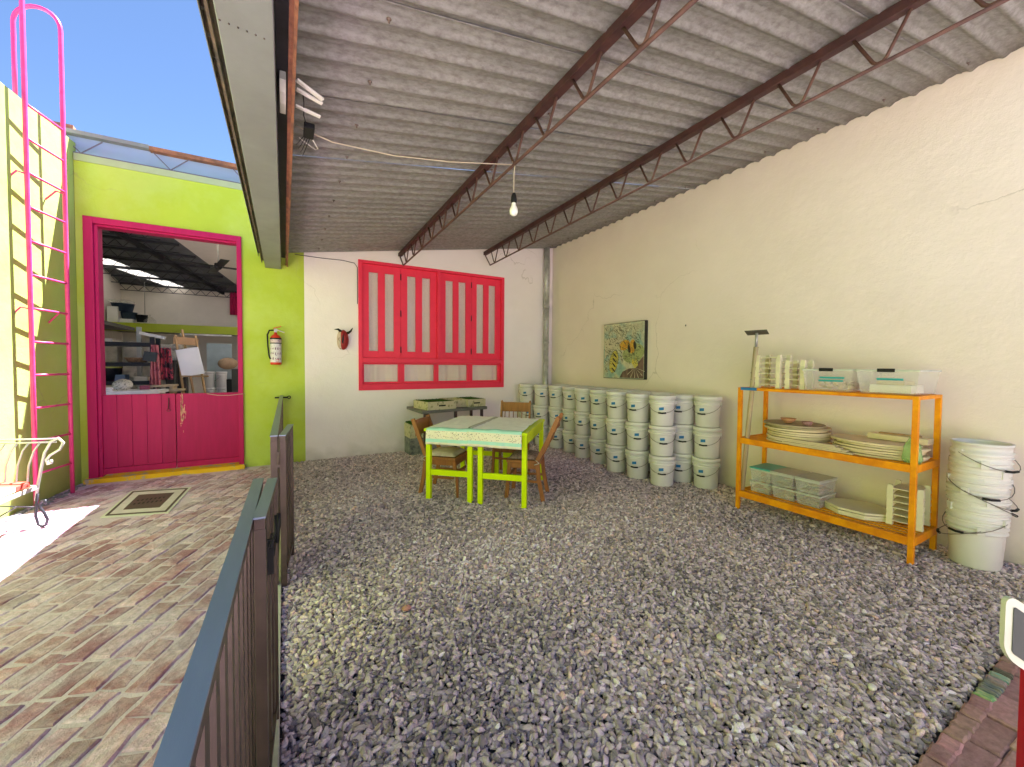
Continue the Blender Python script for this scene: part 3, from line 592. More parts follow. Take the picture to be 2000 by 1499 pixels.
# ------------------------------------------------------------ painting
PT = thing('painting', (XR-.03, 4.71, 1.25), 'square bee and flower painting with black edges on the cream wall', 'painting')
PY0, PY1, PZ0, PZ1 = 4.275, 5.155, 1.255, 2.14
MB().box(XR-.062, XR-.001, PY0, PY1, PZ0, PZ1).build('canvas_edge', M('black_canvas_edge', (.02, .017, .013), .7), PT)
paint_bg = M('painted_background', (.55, .52, .36), .7, var=.3, vs=14, c2=(.28, .42, .38), c2s=4, c2t=.53, c2w=.08, bump=.3)
MB().box(XR-.066, XR-.0621, PY0+.008, PY1-.008, PZ0+.008, PZ1-.008).build('canvas', paint_bg, PT)
PMAP = lambda u, v: (XR-.0665, PY1-.008-(u)*(PY1-PY0-.016), PZ0+.008+v*(PZ1-PZ0-.016))
def pshape(pts, name, mat, lift=.0006):
    mb = MB(); vs = [Vector(PMAP(*p))-Vector((lift, 0, 0)) for p in pts]; mb.add(vs, [tuple(range(len(vs)))]); return mb.build(name, mat, PT)
def pell(cx, cy_, a, b, rot=0, n=22): return [(cx+a*math.cos(t)*math.cos(rot)-b*math.sin(t)*math.sin(rot), cy_+a*math.cos(t)*math.sin(rot)+b*math.sin(t)*math.cos(rot)) for t in [2*math.pi*i/n for i in range(n)]]
pY = M('yellow_daub', (.62, .50, .06), .6, var=.2, vs=40, c2=(.5, .46, .14), c2s=30); pK = M('dark_daub', (.03, .022, .015), .6); pO = M('orange_daub', (.60, .24, .03), .6, var=.2, vs=50, c2=(.62, .42, .05), c2s=35)
pP = M('purple_brown_daub', (.10, .065, .06), .6, var=.3, vs=20, c2=(.20, .13, .10), c2s=18, stretch=(1, 1, .4)); pC = M('cream_daub', (.55, .50, .36), .6); pG = M('green_daub', (.34, .38, .16), .6, var=.3, vs=30)
pshape(pell(.75, .45, .26, .17, .2), 'painted_leaf', pG, .0003)
pshape([(.02, .35), (.3, .62), (.48, .6), (.45, .72), (.2, .75), (.02, .7)], 'painted_wing', pC, .0003)
pshape(pell(.27, .30, .11, .21, -.25), 'painted_abdomen', pY)
for k in range(4): pshape(pell(.30-.012*k, .42-.09*k, .065, .016, -.75), 'painted_stripe', pK, .001)
pshape(pell(.54, .60, .13, .09, .35), 'painted_thorax', pO); pshape(pell(.73, .57, .075, .125, -.15), 'painted_head', pO, .0008); pshape(pell(.655, .53, .033, .075, .3), 'painted_eye', pK, .0012); pshape(pell(.79, .59, .035, .07, .2), 'painted_eye', pK, .0012)
pshape([(.42, .01), (.5, .12), (.66, .18), (.80, .19), (.88, .30), (.995, .40), (.995, .01)], 'painted_petals', pP)
for a in range(6): 
    t = R(200+a*24+20); c_ = (.80, .20); pshape([(c_[0], c_[1]), (c_[0]+.26*math.cos(t-.03)*.9, max(.012, c_[1]+.2*math.sin(t-.03))), (c_[0]+.26*math.cos(t+.03)*.9, max(.012, c_[1]+.2*math.sin(t+.03)))], 'painted_vein', pC, .0012)
pshape([(.80, .18), (.72, .28), (.74, .36), (.79, .30), (.82, .38), (.86, .30), (.87, .24)], 'painted_stamen', pY, .0014)
ln_ = MB(); r_ = random.Random(11)
for i in range(520):
    x = r_.uniform(.03, .95); y = r_.uniform(.05, .96)
    if .25 < x < .9 and y < .25: continue
    a = r_.choice([.4, 1.2, 2.2, 2.6])+r_.gauss(0, .3); l_ = r_.uniform(.02, .09); w_ = r_.uniform(.003, .008)
    q = [(x, y), (x+l_*math.cos(a), y+l_*math.sin(a)), (x+l_*math.cos(a)+w_, y+l_*math.sin(a)+w_), (x+w_, y+w_)]
    if all(.01 < c < .99 for p in q for c in p): ln_.add([Vector(PMAP(*p))-Vector((.0016, 0, 0)) for p in q], [(0, 1, 2, 3)])
for (cx, cy_, a, b, ro) in ((.24, .78, .11, .12, .5), (.42, .86, .16, .05, -.6), (.27, .30, .115, .215, -.25), (.72, .57, .1, .16, -.1), (.55, .72, .05, .1, .5)):
    e_ = pell(cx, cy_, a, b, ro, 26); e2 = pell(cx, cy_, a-.008, b-.008, ro, 26)
    for i in range(25):
        if r_.random() < .85: ln_.add([Vector(PMAP(*p))-Vector((.0018, 0, 0)) for p in (e_[i], e_[i+1], e2[i+1], e2[i])], [(0, 1, 2, 3)])
ln_.build('painted_lines', M('ink_line', (.06, .06, .045), .6, var=.5, vs=60), PT)['kind'] = 'stuff'
solo(recenter_mb := MB().bar((XR-.001, 3.62, 2.02), (XR-.012, 3.62, 2.0), .006, .012), 'wall_nail', darkst, 'small dark nail in the cream wall right of the painting', 'nail')
# ------------------------------------------------------------ mask and fire extinguisher
MK = thing('devil_mask', (.80, D-.05, 1.83), 'small half red half pale horned mask on the white wall', 'mask')
mb = MB(); mb.ell((.775, D-.03, 1.83), (.045, .055, .115), 14, 10); mb.build('pale_half', M('mask_pale', (.55, .42, .36), .5, c2=(.2, .12, .1), c2s=30, c2t=.6, c2w=.03), MK)
mb = MB(); mb.ell((.80, D-.036, 1.83), (.062, .058, .118), 14, 10); mb.build('red_half', M('mask_red', (.30, .018, .02), .45, var=.3, vs=40, bump=.8, bs=60), MK)
MB().tube([(.85, D-.05, 1.91), (.88, D-.07, 1.935), (.90, D-.08, 1.975)], [.016, .012, .002], 8).build('horn', black, MK); MB().tube([(.77, D-.05, 1.93), (.74, D-.07, 1.95), (.70, D-.075, 1.945)], [.016, .011, .002], 8).build('horn', black, MK)
nz = MB(); nz.prism([(.784, 1.86), (.796, 1.90), (.80, 1.83), (.79, 1.78), (.778, 1.80)], -.012, .0, Matrix(((1, 0, 0, 0), (0, 0, 1, D-.082), (0, 1, 0, 0), (0, 0, 0, 1)))); nz.build('nose', black, MK)
MK.scale = (1.3, 1.3, 1.3)
EX = thing('fire_extinguisher', (-.11, D-.1, 1.44), 'red fire extinguisher with white label hung on the lime green wall', 'fire extinguisher')
cx, cyy = -.10, D-.085
MB().lathe([(.001, 1.44), (.066, 1.44), (.07, 1.45), (.07, 1.80), (.066, 1.83), (.045, 1.86), (.02, 1.875), (.018, 1.90), (.001, 1.9)], 24, (cx, cyy, 0)).build('cylinder', extred, EX)
MB().lathe([(.0712, 1.475), (.0712, 1.745)], 24, (cx, cyy, 0)).build('label', M('extinguisher_label', (.70, .66, .68), .5, var=.1, vs=50, c2=(.25, .2, .3), c2s=28, c2t=.6, c2w=.02), EX)
MB().lathe([(.0716, 1.745), (.0716, 1.80)], 24, (cx, cyy, 0)).build('label_band', M('band_pale', (.62, .48, .50), .5, c2=(.3, .2, .3), c2s=40, c2t=.55, c2w=.03), EX)
mb = MB(); mb.lathe([(.0722, 1.738), (.0722, 1.752)], 24, (cx, cyy, 0)); mb.lathe([(.0722, 1.82), (.0722, 1.80)], 24, (cx, cyy, 0)); mb.build('strap', black, EX)
mk_ = MB(); r_ = random.Random(4)
for i in range(5):
    for j in range(3):
        a = R(-90-50+i*24); z = 1.53+j*.07; c_ = Vector((cx+.0735*math.cos(a), cyy+.0735*math.sin(a), z)); tx = Vector((-math.sin(a), math.cos(a), 0)); w_ = r_.uniform(.004, .009); h_ = r_.uniform(.008, .02)
        mk_.add([c_-tx*w_-Vector((0, 0, h_)), c_+tx*w_-Vector((0, 0, h_)), c_+tx*w_*.6+Vector((0, 0, h_)), c_-tx*w_+Vector((0, 0, h_*.5))], [(0, 1, 2, 3)])
mk_.build('label_pictograms', M('label_ink', (.25, .12, .2), .6), EX)['kind'] = 'stuff'
mb = MB(); a = R(-75); c_ = Vector((cx+.0737*math.cos(a), cyy+.0737*math.sin(a), 1.50))
mb.tube([c_+Vector((-.018, 0, -.012)), c_+Vector((.018, 0, -.012)), c_+Vector((.018, 0, .014)), c_+Vector((-.018, 0, .014))], .0028, 4, True); mb.build('label_stamp', M('stamp_red', (.6, .05, .08), .6), EX)
mb = MB(); mb.box(cx-.02, cx+.02, cyy-.02, cyy+.02, 1.90, 1.95); mb.bar((cx-.015, cyy-.01, 1.95), (cx+.11, cyy-.02, 1.90), .02, .012); mb.build('valve', steelp, EX, bev=.003)
MB().bar((cx-.03, cyy-.01, 1.955), (cx+.07, cyy-.03, 1.985), .02, .01).build('lever', extred, EX)
MB().tube([(cx-.02, cyy, 1.93), (cx-.075, cyy-.01, 1.925), (cx-.10, cyy-.02, 1.86), (cx-.095, cyy-.02, 1.7), (cx-.08, cyy-.02, 1.56), (cx-.065, cyy-.03, 1.52)], .0105, 8).build('hose', black, EX)
# ------------------------------------------------------------ ladder
LA = thing('wall_ladder', (-2.12, 6.05, 0), 'tall pink steel ladder with hooped handrails fixed to the side wall', 'ladder')
RA = Vector((-2.17, 5.82, 0)); RB = Vector((-2.065, 6.29, 0)); ou = Vector((-.97, .22, 0)).normalized()
for P_, top in ((RA, 6.2), (RB, 5.03)):
    pts = [P_+Vector((0, 0, z)) for z in (0, 1.3, 2.6, 3.9, top)]
    pts += arc(P_+ou*.195+Vector((0, 0, top)), .195, 180, 0, 14, ou, (0, 0, 1))[1:]
    e_ = P_+ou*.39; pts += [Vector((e_.x, e_.y, 4.6)), Vector((e_.x, e_.y, 4.0))]
    MB().tube(pts, .019, 10).build('rail', pink, LA)
for i in range(12):
    z = .335+i*.3305; MB().tube([RA+Vector((0, 0, z)), RB+Vector((0, 0, z))], .0115, 8).build('rung', pink, LA)
for P_ in (RA, RB):
    for z in (3.29, 1.98): 
        q = P_+Vector((0, 0, z)); MB().tube([q, q+Vector((-.06, -.02, .01)), q+Vector((-.14, -.03, -.10))], .009, 6).build('bracket', pink, LA)
# ------------------------------------------------------------ fences
def fence_piece(name, a, b, zt, label, wid=.033, pick=.1, post=(True, True), group='brown steel fence pieces between brick and gravel', skipend=0., z0=.05):
    a, b = Vector((*a, 0)), Vector((*b, 0)); d = (b-a).normalized(); L_ = (b-a).length
    t_ = thing(name, (*((a+b)/2).xy, 0), label, 'fence', group)
    n_ = Vector((d.y, -d.x, 0))
    MB().bar(a+Vector((0, 0, zt-.003)), b+Vector((0, 0, zt-.003)), wid+.003, .006).build('top_rail', fencet, t_)  # top face coloured with the sky's reflection
    MB().bar(a+d*.002+Vector((0, 0, zt-.0225)), b-d*.002+Vector((0, 0, zt-.0225)), wid-.002, .031).build('rail_tube', fencem, t_, bev=.0015)
    MB().bar(a+Vector((0, 0, z0+.04)), b+Vector((0, 0, z0+.04)), wid*.8, .025).build('bottom_rail', fencem, t_, bev=.001)
    for k, on in enumerate(post):
        if on:
            p = a+d*.02 if k == 0 else b-d*.02; MB().bar(p+Vector((0, 0, 0)), p+Vector((0, 0, zt-.037)), wid, .038, up=(0, 1, 0)).build('post', fencem, t_, bev=.0015)
    s = pick
    while s < L_-.05:
        p = a+d*s; MB().bar(p+Vector((0, 0, z0)), p+Vector((0, 0, zt-.037)), .013, .038, up=d).build('picket', fencem, t_); s += pick
    return t_
fA = fence_piece('metal_fence', (-.126, .05), (-.093, 1.895), 1.0, 'long nearest run of brown picket fence with sky tinted top rail', post=(False, False))
fB = fence_piece('metal_fence', (-.069, 1.41), (-.044, 1.875), 1.0, 'short latch piece of brown fence beside the end of the nearest run', wid=.031, pick=.13)
fC = fence_piece('metal_fence', (-.061, 2.975), (-.036, D-.04), 1.0, 'far run of brown fence ending at the lime green wall', wid=.04)
fD = fence_piece('metal_fence', (-.013, 2.985), (.040, 3.5), .998, 'short piece of brown fence beside the far run, next to the gravel', wid=.036, pick=.13)
lt = MB(); lt.tube([(-.046, 1.60, .80), (-.043, 1.70, .80)], .013, 8); lt.tube([(-.046, 1.56, .84), (-.03, 1.62, .87), (-.03, 1.62, .93)], .005, 6); lt.tube([(-.03, 1.70, .80), (-.022, 1.73, .86), (-.022, 1.73, .90)], .007, 6); lt.box(-.056, -.036, 1.585, 1.60, .74, .86); lt.box(-.054, -.034, 1.69, 1.705, .76, .84); lt.build('bolt_latch', black, fB)
lt = MB(); lt.box(-.045, -.03, 2.945, 2.957, .80, .90); lt.tube([(-.038, 2.94, .82), (-.034, 2.935, .88)], .005, 6); lt.build('latch', iron, fC)
lt = MB(); lt.box(-.12, .04, D-.03, D-.001, .955, .975); lt.tube(arc((.06, D-.015, .965), .02, 0, 360, 10, (1, 0, 0), (0, 0, 1))[:-1], .006, 6, True); lt.build('wall_hinge', black, fC)
# ------------------------------------------------------------ grate
GR = thing('drain_cover', (-1.26, 5.53, 0), 'square drain cover with rusty slotted iron plate in a pale frame on the brick floor', 'drain cover')
gq = [Vector((*p, 0)) for p in ((-1.49, 5.19), (-1.013, 5.054), (-.982, 5.90), (-1.50, 6.03))]
gc = sum(gq, Vector())/4
def ringp(k0, k1, z, name, mat, h=.006):
    mb = MB(); A = [gc+(p-gc)*k0 for p in gq]; Bq = [gc+(p-gc)*k1 for p in gq]
    for i in range(4):
        j = (i+1) % 4; q = [A[i], A[j], Bq[j], Bq[i]]; mb.add([(v.x, v.y, z) for v in q]+[(v.x, v.y, z-h) for v in q], [(0, 1, 2, 3), (0, 4, 5, 1), (1, 5, 6, 2), (2, 6, 7, 3), (3, 7, 4, 0)])
    return mb.build(name, mat, GR)
ringp(1.1, 1.0, .004, 'mortar_border', whitem); ringp(1.0, .92, .008, 'outer_frame', iron, .02); ringp(.92, .62, .005, 'concrete_frame', M('pale_frame_concrete', (.68, .58, .62), .8, var=.12, vs=20), .02)
mb = MB(); A = [gc+(p-gc)*.62 for p in gq]; mb.add([(v.x, v.y, .007) for v in A]+[(v.x, v.y, -.01) for v in A], [(0, 1, 2, 3), (0, 4, 5, 1), (1, 5, 6, 2), (2, 6, 7, 3), (3, 7, 4, 0)]); mb.build('iron_plate', iron, GR)
mb = MB()
for i in range(-3, 4):
    for s in (-1, 1): c_ = gc+Vector((.035*i, .06*s, 0)); l_ = .035*(1-abs(i)*.1); mb.box(c_.x-.007, c_.x+.007, c_.y-l_, c_.y+l_, .0065, .0085)
mb.build('slots', black, GR)
# ------------------------------------------------------------ daybed end (white wrought iron bench)
BN = thing('iron_bench', (-2.08, 5.2, 0), 'white wrought iron bench end with scroll arm and bright striped cushion', 'bench')
wi = M('white_iron', (.45, .44, .42), .35, var=.1, metal=.1); bi = M('dark_iron', (.03, .03, .04), .4)
A_ = Vector((-1.87, 5.10, 0)); Bv = Vector((-2.24, 5.27, 0)); dv = (Bv-A_).normalized(); f_ = Vector((-.12, -.993, 0)).normalized()
out = -dv
def onp(s, z): return A_+out*s+Vector((0, 0, z))
MB().tube([onp(-.03, .30), onp(-.045, .20), onp(-.05, .10), onp(-.03, .025), onp(.0, .008), onp(.03, .02), onp(.045, .07), onp(.02, .13), onp(-.01, .17), onp(-.02, .20), onp(0, .235), onp(.03, .24), onp(.03, .205)], .011, 8).build('front_leg', bi, BN)
MB().tube([onp(-.045, .24), onp(-.03, .35), onp(.0, .5), onp(.035, .66), onp(.09, .76), onp(.15, .79), onp(.19, .75), onp(.16, .69), onp(.08, .64), onp(.05, .60), onp(.06, .56), onp(.09, .57), onp(.085, .60)], .011, 8).build('arm_scroll', wi, BN)
for s_, zz in ((0, .775), (0, .745)): MB().tube([onp(.13, zz+.01), A_+dv*.41+Vector((0, 0, zz))], .007, 6).build('top_bar', wi, BN)
for k in range(1, 5):
    b_ = A_+dv*(.09*k+.02); MB().tube([b_+Vector((0, 0, .38)), b_+Vector((0, 0, .55))+out*.015, b_+Vector((0, 0, .68))+out*.06, b_+Vector((0, 0, .75))+out*.11], .007, 6).build('curved_bar', wi, BN)
MB().bar(onp(-.03, .36), onp(-.03, .36)+f_*1.7, .012, .035).build('seat_rail', wi, BN); MB().bar(A_+dv*.02+Vector((0, 0, .36)), A_+dv*.40+Vector((0, 0, .36)), .012, .03).build('seat_rail', wi, BN)
MB().tube([onp(-.04, .18), A_+dv*.4+Vector((0, 0, .20))], .006, 6).tube([A_+dv*.2+Vector((0, 0, .19)), A_+f_*.6+dv*.1+Vector((0, 0, .18))], .006, 6).build('lower_brace', bi, BN)
for s_ in (.03, .38):
    q = A_+dv*s_+f_*1.68; MB().tube([q+Vector((0, 0, 0)), q+Vector((0, 0, .36))], .011, 6).build('rear_leg', bi, BN)
q = A_+dv*.39; MB().tube([q, q+Vector((0, 0, .74))], .011, 6).build('rear_leg', wi, BN)
cc = [(.75, .08, .06), (.72, .70, .66), (.45, .55, .75), (.30, .65, .10), (.75, .12, .10), (.72, .70, .66), (.70, .55, .05)]
CU = thing('striped_cushion', (-2.05, 4.6, .38), 'bright pink, white, blue and green cushion lying on the iron bench seat', 'cushion')
for k in range(7):
    a = A_+dv*.045+f_*(.06+k*.17); b = a+f_*.17; c = b+dv*.32; d_ = a+dv*.32
    MB().prism([(a.x, a.y), (d_.x, d_.y), (c.x, c.y), (b.x, b.y)][::-1], .381, .425).build('stripe', M('cushion_stripe', cc[k], .8, bump=.3, bs=150), CU, bev=.006)
# ------------------------------------------------------------ tables, cloths, chairs
E1 = Vector((.772, -.636, 0)).normalized(); E1 = Vector((.73, -.68, 0)).normalized(); E2 = Vector((-E1.y, E1.x, 0))
HT = .775
def table(o2, w_, label):
    t_ = thing('table', (o2.x, o2.y, 0), label, 'table', 'pair of lime green tables pushed together', rz=math.atan2(E1.y, E1.x)); local(t_); dp = 1.10; l_ = .05
    MB().box(0, w_, -.03, dp, HT-.028, HT).build('tabletop', limew, t_, bev=.003)
    MB().box(.035, w_-.035, .012, .032, HT-.13, HT-.029).build('apron', limew, t_); MB().box(.035, w_-.035, dp-.045, dp-.025, HT-.13, HT-.029).build('apron', limew, t_)
    MB().box(.02, .04, .06, dp-.06, HT-.13, HT-.029).build('apron', limew, t_); MB().box(w_-.04, w_-.02, .06, dp-.06, HT-.13, HT-.029).build('apron', limew, t_)
    for x in (.012, w_-.062):
        for y in (.0, dp-.065): MB().box(x, x+l_, y, y+l_, -.01, HT-.029).build('leg', limew, t_, bev=.002)
    for y in (.01, dp-.055): MB().box(.062, w_-.062, y, y+.03, .27, .33).build('stretcher', limew, t_, bev=.002)
    return t_
TF = Vector((1.315, 4.235, 0))
table(TF, .545, 'lime green table on the left of the pair, half under the left cloth')
table(TF+E1*.585, .545, 'lime green table on the right of the pair, nearer the camera')
def cloth_mat():
    mt = M('cloth', (.90, .91, .88), .9, var=.05, vs=12, bump=.3, bs=300, bd=.002); n = mt.node_tree.nodes; L = mt.node_tree.links
    uv = n.new('ShaderNodeUVMap'); sx = n.new('ShaderNodeSeparateXYZ'); L.new(uv.outputs[0], sx.inputs[0])
    cr = n.new('ShaderNodeValToRGB'); cr.color_ramp.interpolation = 'CONSTANT'; e = cr.color_ramp.elements
    tur = (.42, .74, .64, 1); cre = (.82, .76, .60, 1); wh = (.90, .92, .90, 1)
    e[0].color = cre; e[0].position = 0; e[1].position = .02; e[1].color = tur
    for p_, c_ in ((.052, cre), (.135, tur), (.20, wh)): q = e.new(p_); q.color = c_
    L.new(sx.outputs[1], cr.inputs[0])
    vo = n.new('ShaderNodeTexVoronoi'); vo.inputs['Scale'].default_value = 62; L.new(uv.outputs[0], vo.inputs['Vector'])
    lt_ = n.new('ShaderNodeMath'); lt_.operation = 'LESS_THAN'; lt_.inputs[1].default_value = .27; L.new(vo.outputs['Distance'], lt_.inputs[0])
    b1 = n.new('ShaderNodeMath'); b1.operation = 'GREATER_THAN'; b1.inputs[1].default_value = .056; L.new(sx.outputs[1], b1.inputs[0])
    b2 = n.new('ShaderNodeMath'); b2.operation = 'LESS_THAN'; b2.inputs[1].default_value = .132; L.new(sx.outputs[1], b2.inputs[0])
    m1 = n.new('ShaderNodeMath'); m1.operation = 'MULTIPLY'; L.new(b1.outputs[0], m1.inputs[0]); L.new(b2.outputs[0], m1.inputs[1])
    m2 = n.new('ShaderNodeMath'); m2.operation = 'MULTIPLY'; L.new(m1.outputs[0], m2.inputs[0]); L.new(lt_.outputs[0], m2.inputs[1])
    vcr = n.new('ShaderNodeValToRGB'); vcr.color_ramp.elements[0].color = (.45, .17, .12, 1); vcr.color_ramp.elements[1].color = (.12, .3, .25, 1)
    L.new(vo.outputs['Color'], vcr.inputs[0])
    mx = n.new('ShaderNodeMix'); mx.data_type = 'RGBA'; L.new(m2.outputs[0], mx.inputs[0]); L.new(cr.outputs[0], mx.inputs[6]); L.new(vcr.outputs[0], mx.inputs[7])
    L.new(mx.outputs[2], n[mt['hs']].inputs['Color']); return mt
clm = cloth_mat()
def cloth(x0, x1, y1, drop0, drop1, seed, label, zoff=.004, fold=None):
    def fn(u, v):
        x = x0+(x1-x0)*u; dr = drop0+(drop1-drop0)*u; L_ = dr+y1+.03; s = v*L_
        wr = .010*mnoise.noise(Vector((x*7, s*6, seed)))+.0025*mnoise.noise(Vector((x*20, s*9, seed)))
        if s < dr: 
            fl = .012*math.sin(x*19+seed)*(1-s/dr)+.006*math.sin(x*47+seed)*(1-s/dr); p = Vector((x, -.04-max(0, fl)-.004, HT+zoff-(dr-s)))
        else: p = Vector((x, -.03+(s-dr), HT+zoff+abs(wr)*1.5))
        if fold and u > .9: p.z += .01*math.sin((u-.9)/.1*math.pi)
        return tuple(TF+E1*p.x+E2*p.y+Vector((0, 0, p.z)))
    mb = MB(); nu, nv = 46, 60; mb.grid(fn, nu, nv); o = mb.build('tablecloth', clm); uvl = o.data.uv_layers.new(name='UVMap')
    for l in o.data.loops:
        i = l.vertex_index % (nu+1); j = l.vertex_index//(nu+1); uvl.data[l.index].uv = ((x0+(x1-x0)*i/nu), j/nv*(drop0+y1)*.95)
    s_ = o.modifiers.new('solid', 'SOLIDIFY'); s_.thickness = .0025; s_.offset = 1
    tag(o, label, 'tablecloth', 'tablecloths on the lime tables'); recenter(o); return o
cloth(.035, .57, 1.06, .165, .165, 1, 'pale cloth with dotted hanging border on the left lime table')
cloth(.50, 1.075, 1.0, .165, .175, 5, 'pale cloth with dotted hanging border on the right lime table, overlapping the other', .009, None)
fd = MB()
def ff(u, v): 
    x = .50+.03*math.cos(u*math.pi*1.2)+.02*v; return tuple(TF+E1*(x+.02*u)+E2*(.02+v*.95)+Vector((0, 0, HT+.012+.022*math.sin(u*math.pi)*(1-.5*v))))
fd.grid(ff, 8, 20); o = fd.build('cloth_fold', M('grey_cloth_fold', (.50, .50, .42), .9, var=.1, vs=20), None); tag(o, 'rolled grey cloth edge lying along the seam between the two tables', 'cloth')
def chair(loc, face, label, style=0, lean=.12, h=.86, sw=.40, cushm=None, cl=None, depth=.38):
    """face: direction the sitter looks; local -y is the front"""
    rz = math.atan2(face.y, face.x)+math.pi/2
    t_ = thing('chair', (loc[0], loc[1], 0), label, 'chair', 'wooden chairs round the lime tables', rz=rz); local(t_)
    sh = .43; w2 = sw/2; d2 = depth/2
    st = MB(); st.prism([(-w2, -d2), (w2, -d2), (w2*.9, d2), (-w2*.9, d2)], sh-.03, sh); st.build('seat', woodc, t_, bev=.008)
    st = MB(); st.box(-w2+.03, w2-.03, -d2+.02, -d2+.04, sh-.10, sh-.031); st.box(-w2+.03, w2-.03, d2-.05, d2-.03, sh-.10, sh-.031); st.box(-w2+.02, -w2+.04, -d2+.04, d2-.05, sh-.09, sh-.031); st.box(w2-.04, w2-.02, -d2+.04, d2-.05, sh-.09, sh-.031); st.build('seat_rail', woodc, t_)
    for s in (-1, 1):
        if style == 1: MB().tube([(s*(w2-.025), -d2+.03, sh-.03), (s*(w2-.0), -d2-.02, .22), (s*(w2+.015), -d2-.035, -.01)], [.024, .02, .014], 8).build('leg', woodc, t_)
        else: MB().bar((s*(w2-.03), -d2+.035, sh-.03), (s*(w2-.02), -d2+.0, -.01), .034, .04, up=(0, 1, 0)).build('leg', woodc, t_, bev=.003)
        q = MB(); z_ = [(-.01, d2+.05), (.22, d2+.0), (sh, d2-.02), (sh+.2, d2+lean*.4), (h, d2+lean)]
        for i in range(4): q.bar((s*(w2-.02), z_[i][1], z_[i][0]), (s*(w2-.02), z_[i+1][1], z_[i+1][0]+.004), .024 if style else .03, .042, up=(0, 1, 0))
        if style != 1: q.ell((s*(w2-.02), d2+lean, h), (.014, .02, .022), 8, 6)
        q.build('back_post', woodc, t_)
        MB().bar((s*(w2-.03), -d2+.03, .20), (s*(w2-.025), d2+.0, .20), .016, .025).build('stretcher', woodc, t_)
    MB().bar((-w2+.03, -d2+.02, .25), (w2-.03, -d2+.02, .25), .016, .025).build('stretcher', woodc, t_)
    if style == 2:
        MB().bar((-w2+.03, d2+lean*.9, h-.07), (w2-.03, d2+lean*.9, h-.07), .02, .13, up=(0, 0, 1)).build('top_slat', woodc, t_, bev=.004)
        MB().bar((-w2+.03, d2+lean*.3, sh+.10), (w2-.03, d2+lean*.3, sh+.10), .018, .03).build('lower_slat', woodc, t_)
        for i in range(6): x = -w2+.07+i*(sw-.14)/5; MB().tube([(x, d2+lean*.3, sh+.1), (x, d2+lean*.8, h-.12)], .006, 6).build('spindle', woodc, t_)
    else:
        for z0, z1 in ((h-.19, h-.01),) if style == 1 else ((h-.11, h-.03), (h-.25, h-.19)):
            MB().grid(lambda u, v, z0=z0, z1=z1: (-w2+.03+u*(sw-.06), d2+lean*(((z0+z1)/2-sh)/(h-sh))+.02*math.sin(u*math.pi)+.0, z0+(z1-z0)*v), 10, 3).build('back_slat', woodc, t_, thick=.018)
    if cushm:
        c_ = MB(); c_.grid(lambda u, v: ((u-.5)*(sw-.03), (v-.5)*(depth-.03), sh+.012+.055*(max(0, math.sin(u*math.pi))*max(0, math.sin(v*math.pi)))**.35), 14, 14); c_.grid(lambda u, v: ((u-.5)*(sw-.03), (.5-v)*(depth-.03), sh+.008-.0*u), 2, 2)
        q = c_.build('seat_cushion', cushm); q.location = (loc[0], loc[1], 0); q.rotation_euler = (0, 0, rz); tag(q, cl, 'cushion', 'seat cushions on the chairs')
        tie = MB()
        for s in (-1, 1): tie.tube([(s*(w2-.03), d2-.05, sh+.01), (s*(w2), d2-.02, sh+.0), (s*(w2+.025), d2+.01, sh-.015), (s*(w2+.05), d2-.04, sh-.03)], .004, 5)
        o = tie.build('cushion_tie', whitem); o.parent = q
    return t_
c0 = TF+E2*.36+E1*.10; chair((c0.x, c0.y), E1, 'brown wooden chair tucked under the left end of the lime tables', 1, lean=.14, h=.84, cushm=cush, cl='cream seat cushion on the left chair under the table', sw=.42)
chair((2.36, 3.86), -E1, 'brown wooden chair with white cushion ties at the right end of the lime tables', 0, lean=.20, h=.90, cushm=cush2, cl='brown patterned seat cushion on the right hand chair', sw=.37, depth=.36)
chair((2.62, 4.66), -E2, 'slat and spindle back wooden chair behind the lime tables, facing the camera', 2, lean=.08, h=.95, sw=.44)
